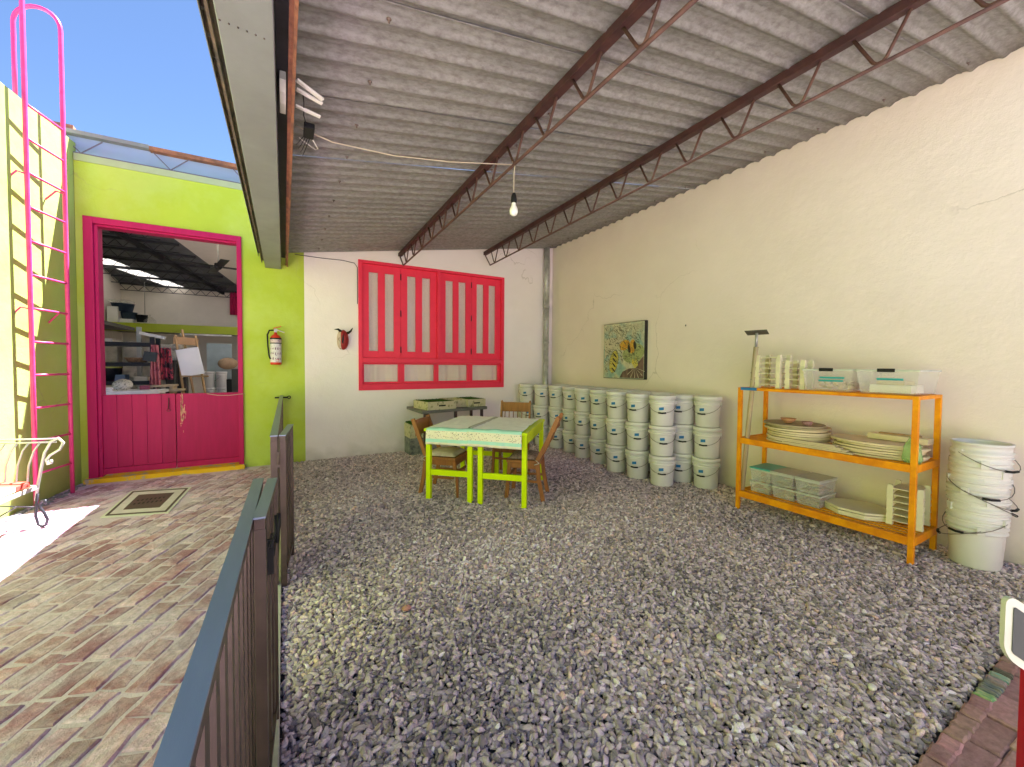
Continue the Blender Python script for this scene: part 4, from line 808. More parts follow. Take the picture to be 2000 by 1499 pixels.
# ------------------------------------------------------------ planter shelf
PS = thing('planter_bench', (2.4, 6.3, 0), 'low metal bench against the cream wall carrying three mottled crates', 'bench')
MB().prism([(1.79, 5.92), (2.98, 6.13), (2.98, 6.70), (1.77, 6.70)], .715, .76).build('bench_top', M('grey_bench_steel', (.16, .155, .14), .5, var=.15), PS, bev=.003)
for p in ((1.86, 5.98), (2.9, 6.18), (2.1, 6.62), (2.9, 6.62), (2.4, 6.1)): MB().box(p[0]-.02, p[0]+.02, p[1]-.02, p[1]+.02, -.01, .714).build('leg', fencem, PS)
def crate(c, rz, w_, d_, h_, label, grass=True, hand=True):
    t_ = thing('planter_crate', (c[0], c[1], .761), label, 'crate', 'mottled crates on the low bench', rz=rz); local(t_)
    mb = MB(); mb.box(-w_/2, w_/2, -d_/2, -d_/2+.012, 0, h_); mb.box(-w_/2, w_/2, d_/2-.012, d_/2, 0, h_); mb.box(-w_/2, -w_/2+.012, -d_/2+.012, d_/2-.012, 0, h_); mb.box(w_/2-.012, w_/2, -d_/2+.012, d_/2-.012, 0, h_); mb.box(-w_/2+.012, w_/2-.012, -d_/2+.012, d_/2-.012, 0, .01)
    mb.build('crate_box', mottled, t_, bev=.002)
    if hand: MB().box(-.06, .06, -d_/2-.001, -d_/2+.004, h_*.40, h_*.58).build('hand_slot', black, t_)
    if grass:
        r_ = random.Random(int(c[0]*100)); mb = MB(); mb.box(-w_/2+.013, w_/2-.013, -d_/2+.013, d_/2-.013, h_-.03, h_-.006)
        for i in range(900):
            x = r_.uniform(-w_/2+.015, w_/2-.015); y = r_.uniform(-d_/2+.015, d_/2-.015); a = r_.uniform(0, 3.1); dx, dy = .004*math.cos(a), .004*math.sin(a)
            mb.add([(x-dx, y-dy, h_-.01), (x+dx, y+dy, h_-.01), (x+r_.uniform(-.008, .008), y+r_.uniform(-.008, .008), h_+r_.uniform(.004, .016))], [(0, 1, 2)])
        g = mb.build('turf', turf, t_); g['kind'] = 'stuff'
crate((2.10, 6.24), R(9), .50, .50, .125, 'mottled crate topped with green turf at the left end of the low bench')
crate((2.48, 6.42), R(4), .30, .46, .125, 'plain mottled crate between the two turf topped crates', False, False)
crate((2.78, 6.41), R(7), .34, .48, .125, 'mottled crate topped with green turf at the right end of the low bench')
LB = thing('planter_box', (1.87, 6.5, 0), 'tall mottled box with turf top standing under the left end of the low bench', 'planter')
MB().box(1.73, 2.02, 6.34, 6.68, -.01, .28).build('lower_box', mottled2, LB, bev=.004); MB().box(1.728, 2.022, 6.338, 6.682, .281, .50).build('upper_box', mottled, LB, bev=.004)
mb = MB(); mb.box(1.74, 2.01, 6.35, 6.67, .501, .515)
for i in range(500):
    x = rnd.uniform(1.745, 2.005); y = rnd.uniform(6.35, 6.67); mb.add([(x-.004, y, .512), (x+.004, y, .512), (x, y+rnd.uniform(-.008, .008), .53)], [(0, 1, 2)])
q = mb.build('turf', turf, LB); q['kind'] = 'stuff'
# ------------------------------------------------------------ buckets
BH = .366
def bucket_master():
    t_ = thing('bucket', (0, 0, 0), 'x', 'bucket', 'lidded buckets stacked along the cream wall'); local(t_)
    p = [(.001, .002), (.125, .0), (.13, .006), (.141, .25), (.1425, .255), (.152, .257), (.152, .264), (.143, .267), (.144, .285), (.155, .287), (.155, .294), (.146, .297), (.147, .335), (.001, .336)]
    MB().lathe(p, 32).build('bucket_body', bucketm, t_)
    MB().lathe([(.150, .318), (.156, .320), (.1565, .350), (.153, .362), (.146, .3655), (.141, .360), (.134, .358), (.001, .358)], 32).build('lid', lidm, t_)
    h = []
    for i in range(13):
        a = R(-180+15*i); rr = .158+.012*math.sin(math.pi*i/12); h.append((rr*math.cos(a)*.99, rr*math.sin(a), .275-.115*math.sin(math.pi*i/12)))
    MB().tube(h, .0026, 5).build('handle', wire, t_)
    g = [(.171*math.cos(R(a)), .171*math.sin(R(a)), .1585+.0012*abs(a+90)/4) for a in (-105, -97, -90, -82, -75)]
    MB().tube(g, .009, 7).build('grip', black, t_)
    for a in (0, math.pi): MB().box(-.012, .012, -.006, .006, .255, .30, Matrix.Translation((.154*math.cos(a), .154*math.sin(a), 0)) @ Matrix.Rotation(a+math.pi/2, 4, 'Z')).build('handle_ear', lidm, t_)
    mb = MB(); 
    mb.grid(lambda u, v: ((.1395+.002+.0015)*math.cos(R(-105+u*22)), (.143)*math.sin(R(-105+u*22)), .190+v*.034+u*.006), 5, 1, False); mb.build('tape', bluet, t_)
    return t_
BM = bucket_master(); bk = kids(BM); first = True
front = [(4.0, 6.50), (4.12, 6.18), (4.22, 5.84), (4.24, 5.46), (4.15, 5.02), (4.12, 4.62), (4.03, 4.16), (4.03, 3.78), (4.05, 3.41), (4.40, 3.39), (4.43, 3.07)]
back = [(4.56, 6.2), (4.56, 5.86), (4.57, 5.5), (4.52, 5.13), (4.50, 4.75), (4.47, 4.38), (4.40, 4.02), (4.40, 3.71)]
ordn = ['first', 'second', 'third', 'fourth', 'fifth', 'sixth', 'seventh', 'eighth', 'ninth', 'tenth', 'eleventh']
lev = ['lowest', 'middle', 'top']
for ri, rowp in enumerate((front, back)):
    for si, (x, y) in enumerate(rowp):
        for k in range(3):
            if ri == 0: lab = '%s grey white lidded bucket of the %s stack from the downpipe end, front row' % (lev[k], ordn[si])
            else: lab = '%s lidded bucket of the %s stack from the downpipe, back row by the wall' % (lev[k], ordn[si])
            if ri == 0 and si == 10: lab = '%s grey white bucket of the stack nearest the orange shelf' % lev[k]
            if ri == 0 and si == 9: lab = '%s bucket of the shaded stack set back between the last two front stacks' % lev[k]
            if ri == 1 and k < 2: lab = 'lidded bucket hidden low in the back row behind the front stacks'
            face = math.atan2(-y, -x)+R(90)+rnd.gauss(0, .16)-R(8)
            loc = (x+rnd.gauss(0, .004), y+rnd.gauss(0, .004), k*BH+.006)
            if first: BM.location = loc; BM.rotation_euler = (0, 0, face); BM['label'] = lab; first = False; continue
            o = dup(BM, loc, face, lab, kd=bk)
# nested empty buckets by the shelf
def nest_master():
    t_ = thing('open_bucket', (0, 0, 0), 'x', 'bucket', 'nested empty buckets at the right end of the shelf'); local(t_)
    p = [(.001, .004), (.128, .0), (.133, .006), (.1435, .25), (.145, .262), (.158, .264), (.158, .272), (.147, .275), (.148, .295), (.160, .298), (.160, .305), (.149, .308), (.150, .345), (.157, .348), (.157, .366), (.150, .367), (.146, .355), (.13, .02), (.001, .018)]
    MB().lathe(p, 36).build('bucket_body', bucketm, t_)
    for a in (0, math.pi): MB().box(-.02, .02, -.008, .006, .262, .315, Matrix.Translation((.158*math.cos(a), .158*math.sin(a), 0)) @ Matrix.Rotation(a+math.pi/2, 4, 'Z')).build('handle_ear', lidm, t_)
    return t_
NM = nest_master(); nk = kids(NM); NC = (4.48, .89)
nn = 9; places = ['lowest', 'second', 'third', 'fourth', 'fifth', 'sixth', 'seventh', 'eighth', 'topmost']
for i in range(nn):
    z = i*.0685+.004; rz = R([200, 250, 130, 215, 170, 300, 240, 20, 150][i]); lab = '%s bucket from the ground in the nested stack at the end of the shelf' % places[i]
    loc = (NC[0]+rnd.gauss(0, .004), NC[1]+rnd.gauss(0, .004), z)
    if i == 0: NM.location = loc; NM.rotation_euler = (0, 0, rz); NM['label'] = lab; T_ = NM
    else: T_ = dup(NM, loc, rz, lab, kd=nk)
    if i in (0, 1, 3, 4, 5, 8):   # these show a wire bail, hanging down to one side
        s = {0: -1, 1: -1, 3: 1, 4: 1, 5: -1, 8: 1}[i]; h = []
        for q in range(13):
            a = math.pi*q/12; h.append((.166*math.cos(a)*1.0, s*(.166+.03)*math.sin(a), .29-.10*math.sin(a)))
        mb = MB(); mb.tube(h, .003, 5); hb = mb.build('handle', wire); hb.parent = T_
        mb = MB(); mb.tube(h[5:8], .009, 7); hb = mb.build('grip', black); hb.parent = T_
# ------------------------------------------------------------ orange shelf and its load
SH = thing('shelf_unit', (4.31, 1.8, 0), 'orange metal shelf unit with three slatted levels against the cream wall', 'shelf')
SX0, SX1, SY0, SY1 = 4.06, 4.56, 1.115, 2.475; ZS = (.19, .735, 1.25); L_ = .035
for x in (SX0, SX1-L_):
    for y in (SY0, SY1-L_): MB().box(x, x+L_, y, y+L_, -.015, 1.248).build('leg', orange, SH, bev=.002)
for z, hh in ((.19, .062), (.735, .058), (1.25, .028)):
    MB().box(SX0-.001, SX0+.02, SY0+L_, SY1-L_, z-hh, z).build('shelf_rail', orange, SH, bev=.002); MB().box(SX1-.02, SX1+.001, SY0+L_, SY1-L_, z-hh, z).build('shelf_rail', orange, SH, bev=.002)
    MB().box(SX0+L_, SX1-L_, SY0-.001, SY0+.02, z-hh, z).build('shelf_rail', orange, SH, bev=.002); MB().box(SX0+L_, SX1-L_, SY1-.02, SY1+.001, z-hh, z).build('shelf_rail', orange, SH, bev=.002)
    for i in range(7): x = SX0+.03+i*.066; MB().box(x, x+.03, SY0+.021, SY1-.021, z-.012, z-.004).build('slat', orange, SH)
MB().box(SX0-.002, SX0+.006, SY1-.19, SY1-.03, 1.223, 1.2515).build('tape_patch', bluet, SH)
# pole with plate
PO = thing('prop_pole', (4.09, 2.44, .2), 'tall wooden pole with a flat metal plate on top leaning on the shelf', 'pole')
MB().tube([(4.115, 2.44, .19), (4.13, 2.37, 1.25), (4.135, 2.345, 1.66)], .022, 12).build('shaft', M('cardboard_tube', (.45, .36, .21), .8, var=.1), PO); MB().tube([(4.135, 2.345, 1.66), (4.137, 2.342, 1.80)], .013, 10).build('steel_tube', steelp, PO)
mb = MB(); mb.box(-.095, .095, -.095, .095, 0, .006, Matrix.Translation((4.137, 2.342, 1.80)) @ Matrix.Rotation(R(9), 4, Vector((-.5, .87, 0))) @ Matrix.Rotation(R(22), 4, 'Z')); mb.build('plate', M('dark_plate', (.09, .085, .07), .5, metal=.5), PO)
for z in (1.40, 1.33): MB().tube([(4.10, 2.37, z), (4.165, 2.36, z-.01)], .004, 5).build('screw', wire, PO)
def rack(c, rz, n, w_, d_, label, z0, step=.052, lean=0.):
    t_ = thing('stacking_rack', (c[0], c[1], z0), label, 'rack', 'cream stacking racks on the shelf', rz=rz); local(t_)
    me = MB(); me.box(-w_/2, w_/2, -d_/2+.03, d_/2-.03, .034, .040)
    for sx in (-1, 1):
        for sy in (-1, 1):
            x = sx*(w_/2-.022); y = sy*(d_/2-.022); b0 = .021; b1 = .015
            me.add([(x-b0, y-b0, 0), (x+b0, y-b0, 0), (x+b0, y+b0, 0), (x-b0, y+b0, 0), (x-b1, y-b1, .062), (x+b1, y-b1, .062), (x+b1, y+b1, .062), (x-b1, y+b1, .062)], [(3, 2, 1, 0), (4, 5, 6, 7), (0, 1, 5, 4), (1, 2, 6, 5), (2, 3, 7, 6), (3, 0, 4, 7)])
    ms = me.mesh('tray', paleplas)
    for i in range(n):
        o = bpy.data.objects.new('tray', ms); col.objects.link(o); o.parent = t_; o.location = (rnd.gauss(0, .0015), lean*i, i*step+.001)
    return t_
rack((4.23, 2.225), 0, 6, .22, .24, 'tall stack of cream trays at the left end of the top shelf', 1.251)
rack((4.24, 1.995), .05, 5, .20, .17, 'shorter stack of cream trays between the tall stack and the clear bins', 1.251)
rack((4.40, 1.245), .08, 6, .26, .22, 'stack of cream trays with blue tape at the right end of the bottom shelf', .191)
def bin_(c, rz, w_, d_, h_, z0, label, mat=plast, lid=None, tape=(), group='clear plastic bins on the shelf', latch=False, cont=None, flare=.88):
    """w_ along y (front), d_ along x"""
    t_ = thing('plastic_bin', (c[0], c[1], z0), label, 'plastic bin', group, rz=rz); local(t_)
    mb = MB(); a = [(-d_/2*flare, -w_/2*flare), (d_/2*flare, -w_/2*flare), (d_/2*flare, w_/2*flare), (-d_/2*flare, w_/2*flare)]; b = [(-d_/2, -w_/2), (d_/2, -w_/2), (d_/2, w_/2), (-d_/2, w_/2)]
    mb.add([(x, y, .002) for x, y in a]+[(x, y, h_) for x, y in b], [(3, 2, 1, 0)]+[(i, (i+1) % 4, (i+1) % 4+4, i+4) for i in range(4)]); mb.build('bin_wall', mat, t_, thick=.002)
    mb = MB()
    for i in range(4): p, q = b[i], b[(i+1) % 4]; mb.bar((*p, h_), (*q, h_), .012, .014)
    mb.build('rim', M('rim_plastic', (.62, .63, .56), .3, alpha=.8), t_)
    if lid: MB().box(-d_/2-.008, d_/2+.008, -w_/2-.008, w_/2+.008, h_+.0075, h_+.022).build('lid', lid, t_, bev=.004)
    if latch:
        MB().box(-d_/2-.014, -d_/2+.0, -w_*.14, w_*.14, h_-.012, h_+.016).build('latch', black, t_, bev=.003)
    for (y0, y1, z) in tape:
        x = -d_/2*(flare+(1-flare)*z/h_)-.0035; MB().box(x-.001, x, y0, y1, z-.008, z+.008).build('tape', tealt, t_)
    if cont: cont(t_)
    return t_
def eggs(t_):
    r_ = random.Random(9)
    for i in range(46):
        mb = MB(); mb.ell((r_.uniform(-.15, .15), r_.uniform(-.14, .14), .03+r_.random()*.045), (.026, .022, .020), 8, 6); mb.build('contents_ball', M_egg, t_) if i < 30 else None
M_egg = M('pale_clay_ball', (.68, .52, .38), .8, var=.1)
bin_((4.30, 1.72), 0, .37, .40, .185, 1.252, 'clear latched bin holding pale clay balls on the top shelf', latch=True, tape=((-.13, .05, .118), (-.12, .06, .092)), cont=eggs)
def boxes(t_):
    MB().box(-.16, .10, -.13, .12, .01, .07).build('white_box', M('white_card', (.78, .76, .64), .7), t_); MB().box(-.12, .08, -.08, .09, .071, .10).build('wood_block', woodl, t_)
bin_((4.31, 1.315), 0, .38, .44, .185, 1.252, 'clear latched bin holding a white box at the right end of the top shelf', latch=True, tape=((-.10, .06, .118),), cont=boxes)
# wooden discs: every board is a thing of its own
def disc(c, z, r_, th, label, n=40, group='round wooden boards stacked on the middle shelf', poly=None, rz=0., mat=None, sx=1.):
    mb = MB(); P_ = poly or [(r_*math.cos(2*math.pi*i/n)*sx, r_*math.sin(2*math.pi*i/n)) for i in range(n)]
    mb.prism(P_, 0, th); o = mb.build('wooden_board', mat or woodl, bev=.002); o.location = (c[0], c[1], z); o.rotation_euler = (rnd.gauss(0, .006), rnd.gauss(0, .006), rz); return tag(o, label, 'board', group)
ow = ['lowest', 'second', 'third', 'fourth', 'fifth', 'sixth', 'seventh', 'eighth', 'ninth', 'topmost']
z = .736
woodd = M('weathered_plywood', (.42, .34, .20), .75, var=.2, vs=7, stretch=(1, 1, 8), rand=.12)
for i in range(9):
    disc((4.33+rnd.gauss(0, .006), 2.045+rnd.gauss(0, .012), 0), z, .255, .0175, '%s round board counted from below in the left stack of the middle shelf' % ('topmost' if i == 8 else ow[i]), mat=woodd if i > 6 else woodl, sx=.9); z += .0195+rnd.random()*.002
zt1 = z
z = .736
for i in range(6):
    k_ = 18; P_ = [(.24*math.cos(2*math.pi*j/k_)*.9, .30*math.sin(2*math.pi*j/k_)) for j in range(k_)]
    disc((4.34+rnd.gauss(0, .005), 1.435+rnd.gauss(0, .01), 0), z, 0, .0165, '%s wide board counted from below in the right stack of the middle shelf' % ('topmost' if i == 5 else ow[i]), poly=P_, group='wide rounded boards on the middle shelf'); z += .0195
zt2 = z
for i in range(4):
    disc((4.11, 1.86-.03*(3-i)+.01*i, 0), .736+i*.0145, 0, .013, '%s thin rectangular board propped in front of the round boards' % ow[i] if i < 3 else 'uppermost thin rectangular board in front of the round boards', poly=[(-.03, -.26), (.03, -.26), (.03, .22+.02*i), (-.03, .22+.02*i)], group='thin boards at the front of the middle shelf')
disc((4.44, 1.33, 0), zt2+.001, 0, .045, 'pale square edged plank lying on the right board stack', poly=[(-.06, -.19), (.06, -.19), (.06, .19), (-.06, .19)], group='planks on the right board stack')
disc((4.45, 1.33, 0), zt2+.047, 0, .012, 'thin brown strip on top of the pale plank', poly=[(-.02, -.13), (.02, -.13), (.02, .13), (-.02, .13)], group='planks on the right board stack', mat=woodm)
BO = MB(); BO.lathe([(.001, .002), (.028, 0), (.032, .006), (.038, .02), (.062, .045), (.066, .045), (.045, .018), (.03, .01), (.001, .009)], 24); o = solo(BO, 'bowl', M('terracotta', (.45, .22, .10), .6), 'small flared terracotta bowl on the left stack of round boards', 'bowl'); o.location = (4.22, 2.07, zt1+.003)
BO = MB(); BO.lathe([(.001, .002), (.03, 0), (.036, .01), (.045, .035), (.043, .035), (.032, .012), (.001, .01)], 20); o = solo(BO, 'bowl', M('pink_clay', (.42, .22, .20), .6, c2=(.2, .1, .09), c2s=40), 'low pinkish bowl beside the terracotta bowl on the boards', 'bowl'); o.location = (4.20, 1.90, zt1+.003)
GB = MB(); GB.lathe([(.001, .0), (.045, .002), (.056, .03), (.048, .09), (.045, .13), (.028, .165), (.018, .19), (.022, .2), (.001, .2)], 20, (0, 0, 0), .85, 1.1); o = solo(GB, 'bottle', M('green_bag', (.36, .62, .22), .25, var=.3, vs=15, bump=.8, bs=14, alpha=.5), 'translucent green plastic bottle behind the right front post of the shelf', 'bottle'); o.location = (4.15, 1.165, .737)
# small bins on the bottom shelf
def bits(cols, seed):
    def f(t_):
        r_ = random.Random(seed); mt = M('bits', cols, .7, rand=.2)
        for i in range(7): x = r_.uniform(-.12, .05); y = r_.uniform(-.06, .06); MB().box(x, x+.05, y-.03, y+.03, .008+.013*(i % 5), .018+.013*(i % 5)).build('clay_piece', mt, t_)
    return f
for i, (y, l0, l1) in enumerate(((2.285, 'lower left clear bin of white cubes on the bottom shelf', 'small bin with a teal lid on the bottom shelf'), (2.07, 'lower middle clear bin of clay pieces on the bottom shelf', 'upper middle clear lidded bin on the bottom shelf'), (1.86, 'lower right clear bin of clay pieces on the bottom shelf', 'upper right clear lidded bin of clay pieces on the bottom shelf'))):
    bin_((4.30, y), rnd.gauss(0, .02), .195, .30, .105, .191, l0, plast2, cont=bits((.70, .66, .58) if i == 0 else (.45, .28, .18), i+1), group='six small bins on the bottom shelf', flare=.9)
    bin_((4.30, y+rnd.gauss(0, .006)), rnd.gauss(0, .02), .195, .30, .115, .305, l1, plast2, lid=teal if i == 0 else M('clear_lid', (.62, .62, .54), .25, alpha=.7, spec=.6), cont=None if i == 0 else bits((.42, .26, .17), i+8), group='six small bins on the bottom shelf', flare=.9)
for i in range(3):
    P_ = [(.20*math.cos(R(22.5+45*j)), .235*math.sin(R(22.5+45*j))) for j in range(8)]
    disc((4.36, 1.56, 0), .192+i*.021, 0, .018, '%s octagonal plaster slab on the bottom shelf' % ('lowest', 'middle', 'top')[i], poly=P_, rz=.1, mat=M('plaster', (.70, .64, .44), .8, var=.05), group='octagonal slabs on the bottom shelf')
# ------------------------------------------------------------ chalkboard tag on red stand at right edge
CB = thing('chalkboard_sign', (1.72, .30, 0), 'white framed slate chalkboard on a red wooden stand at the right edge', 'sign')
nrm = Vector((-.55, -.10, .1)).normalized()
def cbp(u, v, d=0.): return Vector((1.478, .232, .850))+Vector((.62, -.50, -.55)).normalized()*u+Vector((0, 0, v))+Vector((-.6, -.72, 0)).normalized()*d
def rr(w_, h_, r_, n=6):
    pts = []
    for cx_, cz_, a0 in ((w_/2-r_, h_/2-r_, 0), (-w_/2+r_, h_/2-r_, 90), (-w_/2+r_, -h_/2+r_, 180), (w_/2-r_, -h_/2+r_, 270)):
        pts += [(cx_+r_*math.cos(R(a0+90*i/n)), cz_+r_*math.sin(R(a0+90*i/n))) for i in range(n+1)]
    return pts
def plate(w_, h_, r_, d0, d1, off=.12): 
    mb = MB(); P_ = rr(w_, h_, r_); k = len(P_); ro = lambda u, v: (u+off, v); vs = [cbp(*ro(u, v), d0) for u, v in P_]+[cbp(*ro(u, v), d1) for u, v in P_]; mb.add(vs, [tuple(range(k)), tuple(range(k, 2*k))[::-1]]+[(i, i+k, (i+1) % k+k, (i+1) % k) for i in range(k)]); return mb
plate(.30, .15, .03, 0, .012).build('white_frame', M('dull_white_frame', (.52, .51, .46), .5), CB); plate(.265, .11, .008, .0125, .014).build('slate_panel', slate, CB)
rw = M('red_wood', (.33, .004, .008), .35, var=.08)
for off, w_ in ((.075, .03), (.24, .03)):
    mb = MB(); a = cbp(off, 0, -.02); b = a.copy(); a.z = 0; mb.bar(a, b, w_, .022, up=(.6, .72, 0)); mb.build('post', rw, CB, bev=.002)
mb = MB(); mb.bar(cbp(.06, -.45, -.02), cbp(.24, -.45, -.02), .02, .04); mb.build('crossbar', rw, CB)
# ------------------------------------------------------------ things inside the studio
def simple(mb, name, mat, label, cat, group=None, bev=0.): return recenter(solo(mb, name, mat, label, cat, group, bev))
BS = thing('storage_rack', (-2.2, 8.75, 0), 'black steel rack inside the studio seen through the doorway', 'rack')
for x in (-1.86, -2.75):
    for y in (8.6, 8.95): MB().box(x-.028, x+.028, y-.02, y+.02, 0, 1.87).build('upright', black, BS)
for z in (.55, 1.15, 1.45, 1.77): MB().box(-2.73, -1.88, 8.6, 8.95, z-.05, z+.012).build('rack_shelf', black, BS)
mb = MB(); mb.lathe([(.001, 0), (.11, 0), (.16, .07), (.165, .075), (.15, .07), (.10, .012), (.001, .01)], 24, (-2.09, 8.78, 1.463)); simple(mb, 'basket', M('wicker', (.28, .17, .09), .8, var=.5, vs=60, bump=1, bs=90), 'shallow wicker basket on the black rack shelf', 'basket')
mb = MB(); mb.lathe([(.001, 0), (.13, 0), (.15, .20), (.15, .205), (.001, .205)], 20, (-2.42, 8.75, 1.163)); simple(mb, 'tub', black, 'black tub with yellow rim on the studio rack', 'tub')
mb = MB(); mb.lathe([(.155, 0), (.158, .02), (.001, .025)], 20, (-2.42, 8.75, 1.368)); simple(mb, 'pot_cover', M('dull_yellow', (.4, .38, .08), .5), 'dull yellow lid on the black tub', 'lid')
sh_ = M('wrapped_plaster', (.52, .47, .40), .9, var=.3, vs=4, bump=1, bs=7, bump2=1, bs2=3, bd=.03)
for i, (x, y) in enumerate(((-2.75, 9.6), (-2.28, 9.55), (-1.86, 9.6))):
    mb = MB(); mb.box(x-.2, x+.2, y, y+.3, 0, 1.86-.03*i); simple(mb, 'wrapped_block', sh_, ['pale sheet wrapped stack at the left behind the black rack', 'pale sheet wrapped stack in the middle behind the black rack', 'pale sheet wrapped stack nearest the easel behind the black rack'][i], 'wrapped stack', 'sheet wrapped stacks behind the rack', bev=.03)
CO = thing('steel_post', (-2.2, 9.4, 0), 'grey steel post with a side arm under the loft', 'post')
MB().box(-2.24, -2.18, 9.38, 9.44, 0, 2.08).build('post_shaft', M('grey_post', (.36, .36, .34), .5), CO); MB().bar((-2.2, 9.4, 1.98), (-1.85, 9.4, 1.90), .05, .05).build('arm', whitem, CO)
WT = thing('display_table', (-2.05, 7.7, 0), 'low white display table just inside the doorway', 'table')
MB().box(-2.5, -1.55, 7.45, 8.0, 1.02, 1.06).build('tabletop', whitem, WT)
for x in (-2.45, -1.95, -1.60): MB().box(x-.02, x+.02, 7.5, 7.95, 0, 1.02).build('panel', whitem, WT)
mb = MB(); mb.lathe([(.001, 0), (.10, .0), (.11, .012), (.001, .02)], 24, (0, 0, 0)); o = solo(mb, 'plate', M('mosaic', (.62, .56, .45), .4, c2=(.15, .12, .08), c2s=40, c2t=.56, c2w=.02), 'patterned round plate propped on the display table', 'plate'); o.location = (-2.0, 7.72, 1.13); o.rotation_euler = (R(50), 0, .1)
mb = MB(); mb.box(-.07, .07, -.05, .05, 0, .012); o = solo(mb, 'framed_card', M('card', (.75, .70, .68), .5, c2=(.4, .3, .32), c2s=40, c2t=.6, c2w=.02), 'small framed white card lying on the display table', 'card'); o.location = (-2.12, 7.52, 1.075); o.rotation_euler = (R(25), 0, .2)
for i in range(5):
    mb = MB(); mb.box(-.05, .05, -.04, .04, 0, .02+.01*i); o = solo(mb, 'trinket', M('trinket_colour', [(.35, .05, .08), (.5, .3, .25), (.2, .1, .1), (.6, .5, .4), (.3, .06, .1)][i], .5), ['dark red trinket at the left on the white display table', 'peach coloured trinket on the white display table', 'dark brown trinket on the white display table', 'beige trinket on the white display table', 'maroon trinket right of the patterned plate'][i], 'trinket', 'trinkets on the display table'); o.location = (-2.26+.03*i+(.35 if i > 3 else 0), 7.85-.05*(i % 2), 1.061)
def drape(x0, x1, y, z0, z1, mat, label, name='apron'):
    mb = MB(); mb.grid(lambda u, v: (x0+(x1-x0)*(u*(1-.35*v)+.17*v), y+.03*math.sin(u*19+v*2), z0+(z1-z0)*v+.0), 24, 10); return recenter(solo(mb, name, mat, label, 'apron', 'aprons hung on the studio rack', thick=.006))
drape(-1.87, -1.73, 8.45, 1.08, 1.74, pinkcloth, 'dusty pink apron hung at the end of the black rack'); drape(-1.77, -1.58, 8.5, 1.18, 1.70, redcloth if False else M('red_check_cloth', (.40, .05, .08), .9, c2=(.04, .02, .03), c2s=14, c2t=.52, c2w=.02), 'dark checked apron hung beside the pink one')
mb = MB(); mb.box(-.09, .09, -.012, .012, -.0, .15); o = solo(mb, 'slate_sign', slate, 'small slate board hanging at the corner of the black rack', 'board'); o.location = (-1.86, 8.4, 1.48); o.rotation_euler = (R(-8), R(8), -.35)
EA = thing('easel', (-1.35, 8.8, 0), 'wooden easel holding a white board inside the studio', 'easel')
MB().bar((-1.52, 8.85, 2.03), (-1.28, 8.6, .5), .03, .02).bar((-1.60, 8.8, 1.93), (-1.42, 8.55, .5), .03, .02).bar((-1.33, 8.8, 1.93), (-1.12, 8.55, .5), .03, .02).build('easel_leg', woodm, EA)
mb = MB(); mb.box(-.17, .17, 0, .02, 0, .13, Matrix.Translation((-1.465, 8.78, 1.765)) @ Matrix.Rotation(R(5), 4, 'Y')); mb.build('top_board', M('cardboard', (.45, .26, .13), .7), EA)
MB().bar((-1.50, 8.6, 1.235), (-1.13, 8.6, 1.23), .06, .025).build('tray', woodm, EA)
mb = MB(); mb.box(-.16, .15, 0, .012, 0, .47, Matrix.Translation((-1.325, 8.57, 1.25)) @ Matrix.Rotation(R(-12), 4, 'Y') @ Matrix.Rotation(R(-10), 4, 'X')); o = solo(mb, 'drawing_board', M('white_board', (.76, .73, .78), .4, var=.03), 'white drawing board standing on the studio easel', 'board')
for i, (x, y) in enumerate(((-1.29, 9.9), (-1.09, 9.9))):
    for k in range(3): dup(BM, (x, y, .33+k*.32), -1.5, '%s bucket in the %s of two small stacks beside the easel' % (lev[k], ('left', 'right')[i]), 'buckets inside the studio', kd=bk).scale = (.62, .62, .87)
simple(MB().box(-1.5, -.9, 9.7, 10.1, 0, .33), 'low_chest', M('dark_chest', (.08, .07, .06), .6), 'dark low chest under the small bucket stacks', 'chest')
simple(MB().box(-1.37, -.95, 10.25, 10.28, .9, 1.86), 'blue_panel', M('pale_blue_sheet', (.35, .42, .44), .5, var=.2), 'pale blue sheet leaning behind the easel', 'panel')
mb = MB(); mb.ell((-1.0, 10.05, 1.45), (.17, .1, .12), 12, 8); simple(mb, 'clay_bag', M('tan_bag', (.42, .28, .17), .8, var=.3, bump=.6, bs=9), 'tan bag resting on the bucket stacks beside the easel', 'bag')
simple(MB().box(-.95, -.5, 9.3, 9.6, 0, 1.15), 'dark_block', black, 'plain dark block at the right of the doorway view', 'cabinet')  # plain dark block filling a dark area of the doorway view
simple(MB().box(-1.92, -1.55, 8.3, 8.7, 1.07, 1.10).box(-1.75, -1.45, 8.25, 8.65, 1.0, 1.03).box(-1.9, -1.86, 8.32, 8.68, .4, 1.07).box(-1.6, -1.56, 8.32, 8.62, .4, 1.07), 'pallet_stand', M('raw_pine', (.55, .42, .27), .7, var=.2), 'raw pine stand with slatted top inside the doorway', 'stand')
for i, (x, w_, h_, z, mt_, lab) in enumerate(((-2.87, .36, .16, 2.50, navy, 'wide dark blue tub on top of the loft pile'), (-2.78, .26, .14, 2.35, navy, 'smaller dark tub under the wide one on the loft'), (-2.58, .20, .15, 2.30, black, 'black tub on the loft to the right of the pile'))):
    mb = MB(); mb.lathe([(.001, 0), (w_*.40, 0), (w_*.5, h_-.01), (w_*.53, h_), (.001, h_)], 20, (x, 11.2, z)); simple(mb, 'loft_tub', mt_, lab, 'tub', 'tubs stored on the loft')
simple(MB().box(-3.05, -2.72, 11.05, 11.35, 2.662, 2.73), 'lidded_tray', plast2, 'cloudy plastic tray on top of the loft tubs', 'tray', bev=.01)
simple(MB().box(-3.06, -2.90, 11.0, 11.3, 2.26, 2.58), 'white_panel', whitem, 'white panel leaning on the loft beside the tubs', 'panel')
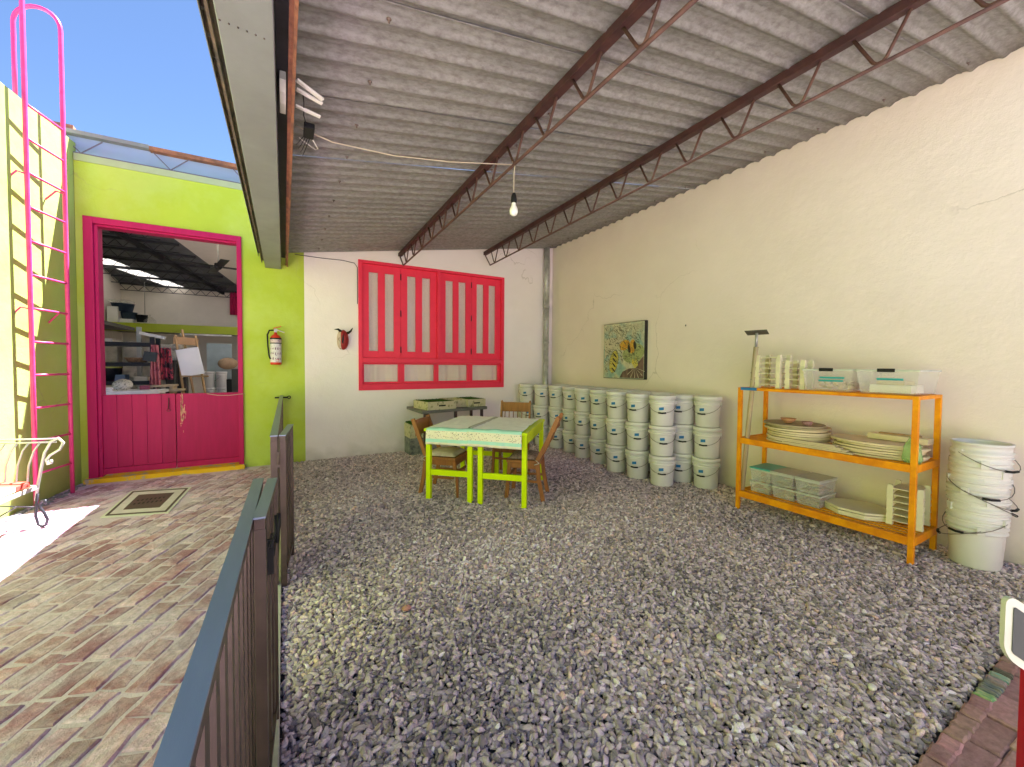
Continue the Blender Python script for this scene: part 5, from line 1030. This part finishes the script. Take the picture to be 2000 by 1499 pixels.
simple(MB().box(-2.93, -2.7, 11.1, 11.3, 2.2, 2.349), 'loft_box', whitem, 'white box under the loft tubs', 'box')
mb = MB(); mb.lathe([(.11, 0), (.10, .08), (.05, .14), (.012, .17), (.012, .2)], 16, (-2.44, 11.15, 2.26)); simple(mb, 'bell_cover', plast, 'clear bell shaped cover on the loft', 'cover')
mb = MB(); mb.tube([(-2.62, 11.6, 3.2), (-2.62, 11.6, 2.5)], .006, 5); simple(mb, 'hanging_rope', M('grey_cord', (.3, .28, .25), .7), 'thin cord hanging from the studio roof above the loft', 'cord')
mb = MB(); mb.grid(lambda u, v: (-1.12+u*.35, 11.85+.02*math.sin(u*40), 2.62+v*.56), 40, 2); recenter(solo(mb, 'red_curtain', redcloth, 'magenta curtain hanging at the back of the studio', 'curtain', thick=.006))
FN = thing('ceiling_fan', (-.88, 7.8, 2.9), 'dark ceiling fan with flat blades above the doorway view', 'fan')
MB().tube([(-.88, 7.8, 3.84), (-.88, 7.8, 2.98)], .012, 8).build('rod', steelp, FN); MB().lathe([(.001, .10), (.05, .09), (.055, .03), (.03, 0), (.001, 0)], 16, (-.88, 7.8, 2.92)).build('motor', black, FN); MB().lathe([(.001, .06), (.04, .05), (.05, 0)], 16, (-.88, 7.8, 3.33)).build('canopy_cup', steelp, FN)
for k in range(4):
    a = R(15+90*k); MB().bar((-.88+.06*math.cos(a), 7.8+.06*math.sin(a), 2.96), (-.88+.55*math.cos(a), 7.8+.55*math.sin(a), 2.97), .11, .008).build('blade', black, FN)
simple(MB().bar((-1.9, 10.85, 2.06), (-1.0, 10.85, 2.06), .03, .03), 'strip_lamp', whitem, 'unlit white strip lamp under the olive loft beam', 'lamp')
for i, (x, z, w_, h_, c, lab) in enumerate(((-2.62, 1.462, .18, .13, (.30, .22, .15), 'brown carton at the left end of the middle rack shelf'), (-2.28, 1.162, .14, .10, (.10, .14, .2), 'dark blue carton on the lower rack shelf'), (-2.02, 1.162, .16, .07, (.5, .42, .3), 'flat tan carton on the lower rack shelf'), (-2.5, 1.782, .3, .05, (.45, .42, .38), 'flat grey parcel on the top rack shelf'))):
    simple(MB().box(x-w_/2, x+w_/2, 8.65, 8.85, z, z+h_), 'carton', M('carton_colour', c, .8, var=.2), lab, 'box', 'cartons on the studio rack')
for i, (x, y, h_) in enumerate(((-1.72, 9.0, 1.5), (-1.62, 9.3, 1.62), (-.78, 9.0, 1.35))):
    simple(MB().box(x-.06, x+.06, y, y+.25, 0, h_), 'dark_board_stack', M('dark_boards', (.05, .045, .045), .6), ['dark boards standing behind the aprons', 'taller dark boards standing between rack and easel', 'dark boards standing at the right side of the doorway view'][i], 'boards', 'dark boards inside the studio')
# a neighbouring pale wall further back behind the camera closes the yard
solo(MB().box(-2.9, 9, -6.2, -6.0, -.05, 2.4), 'yard_wall', cream, 'low cream yard wall far behind the camera', 'wall')
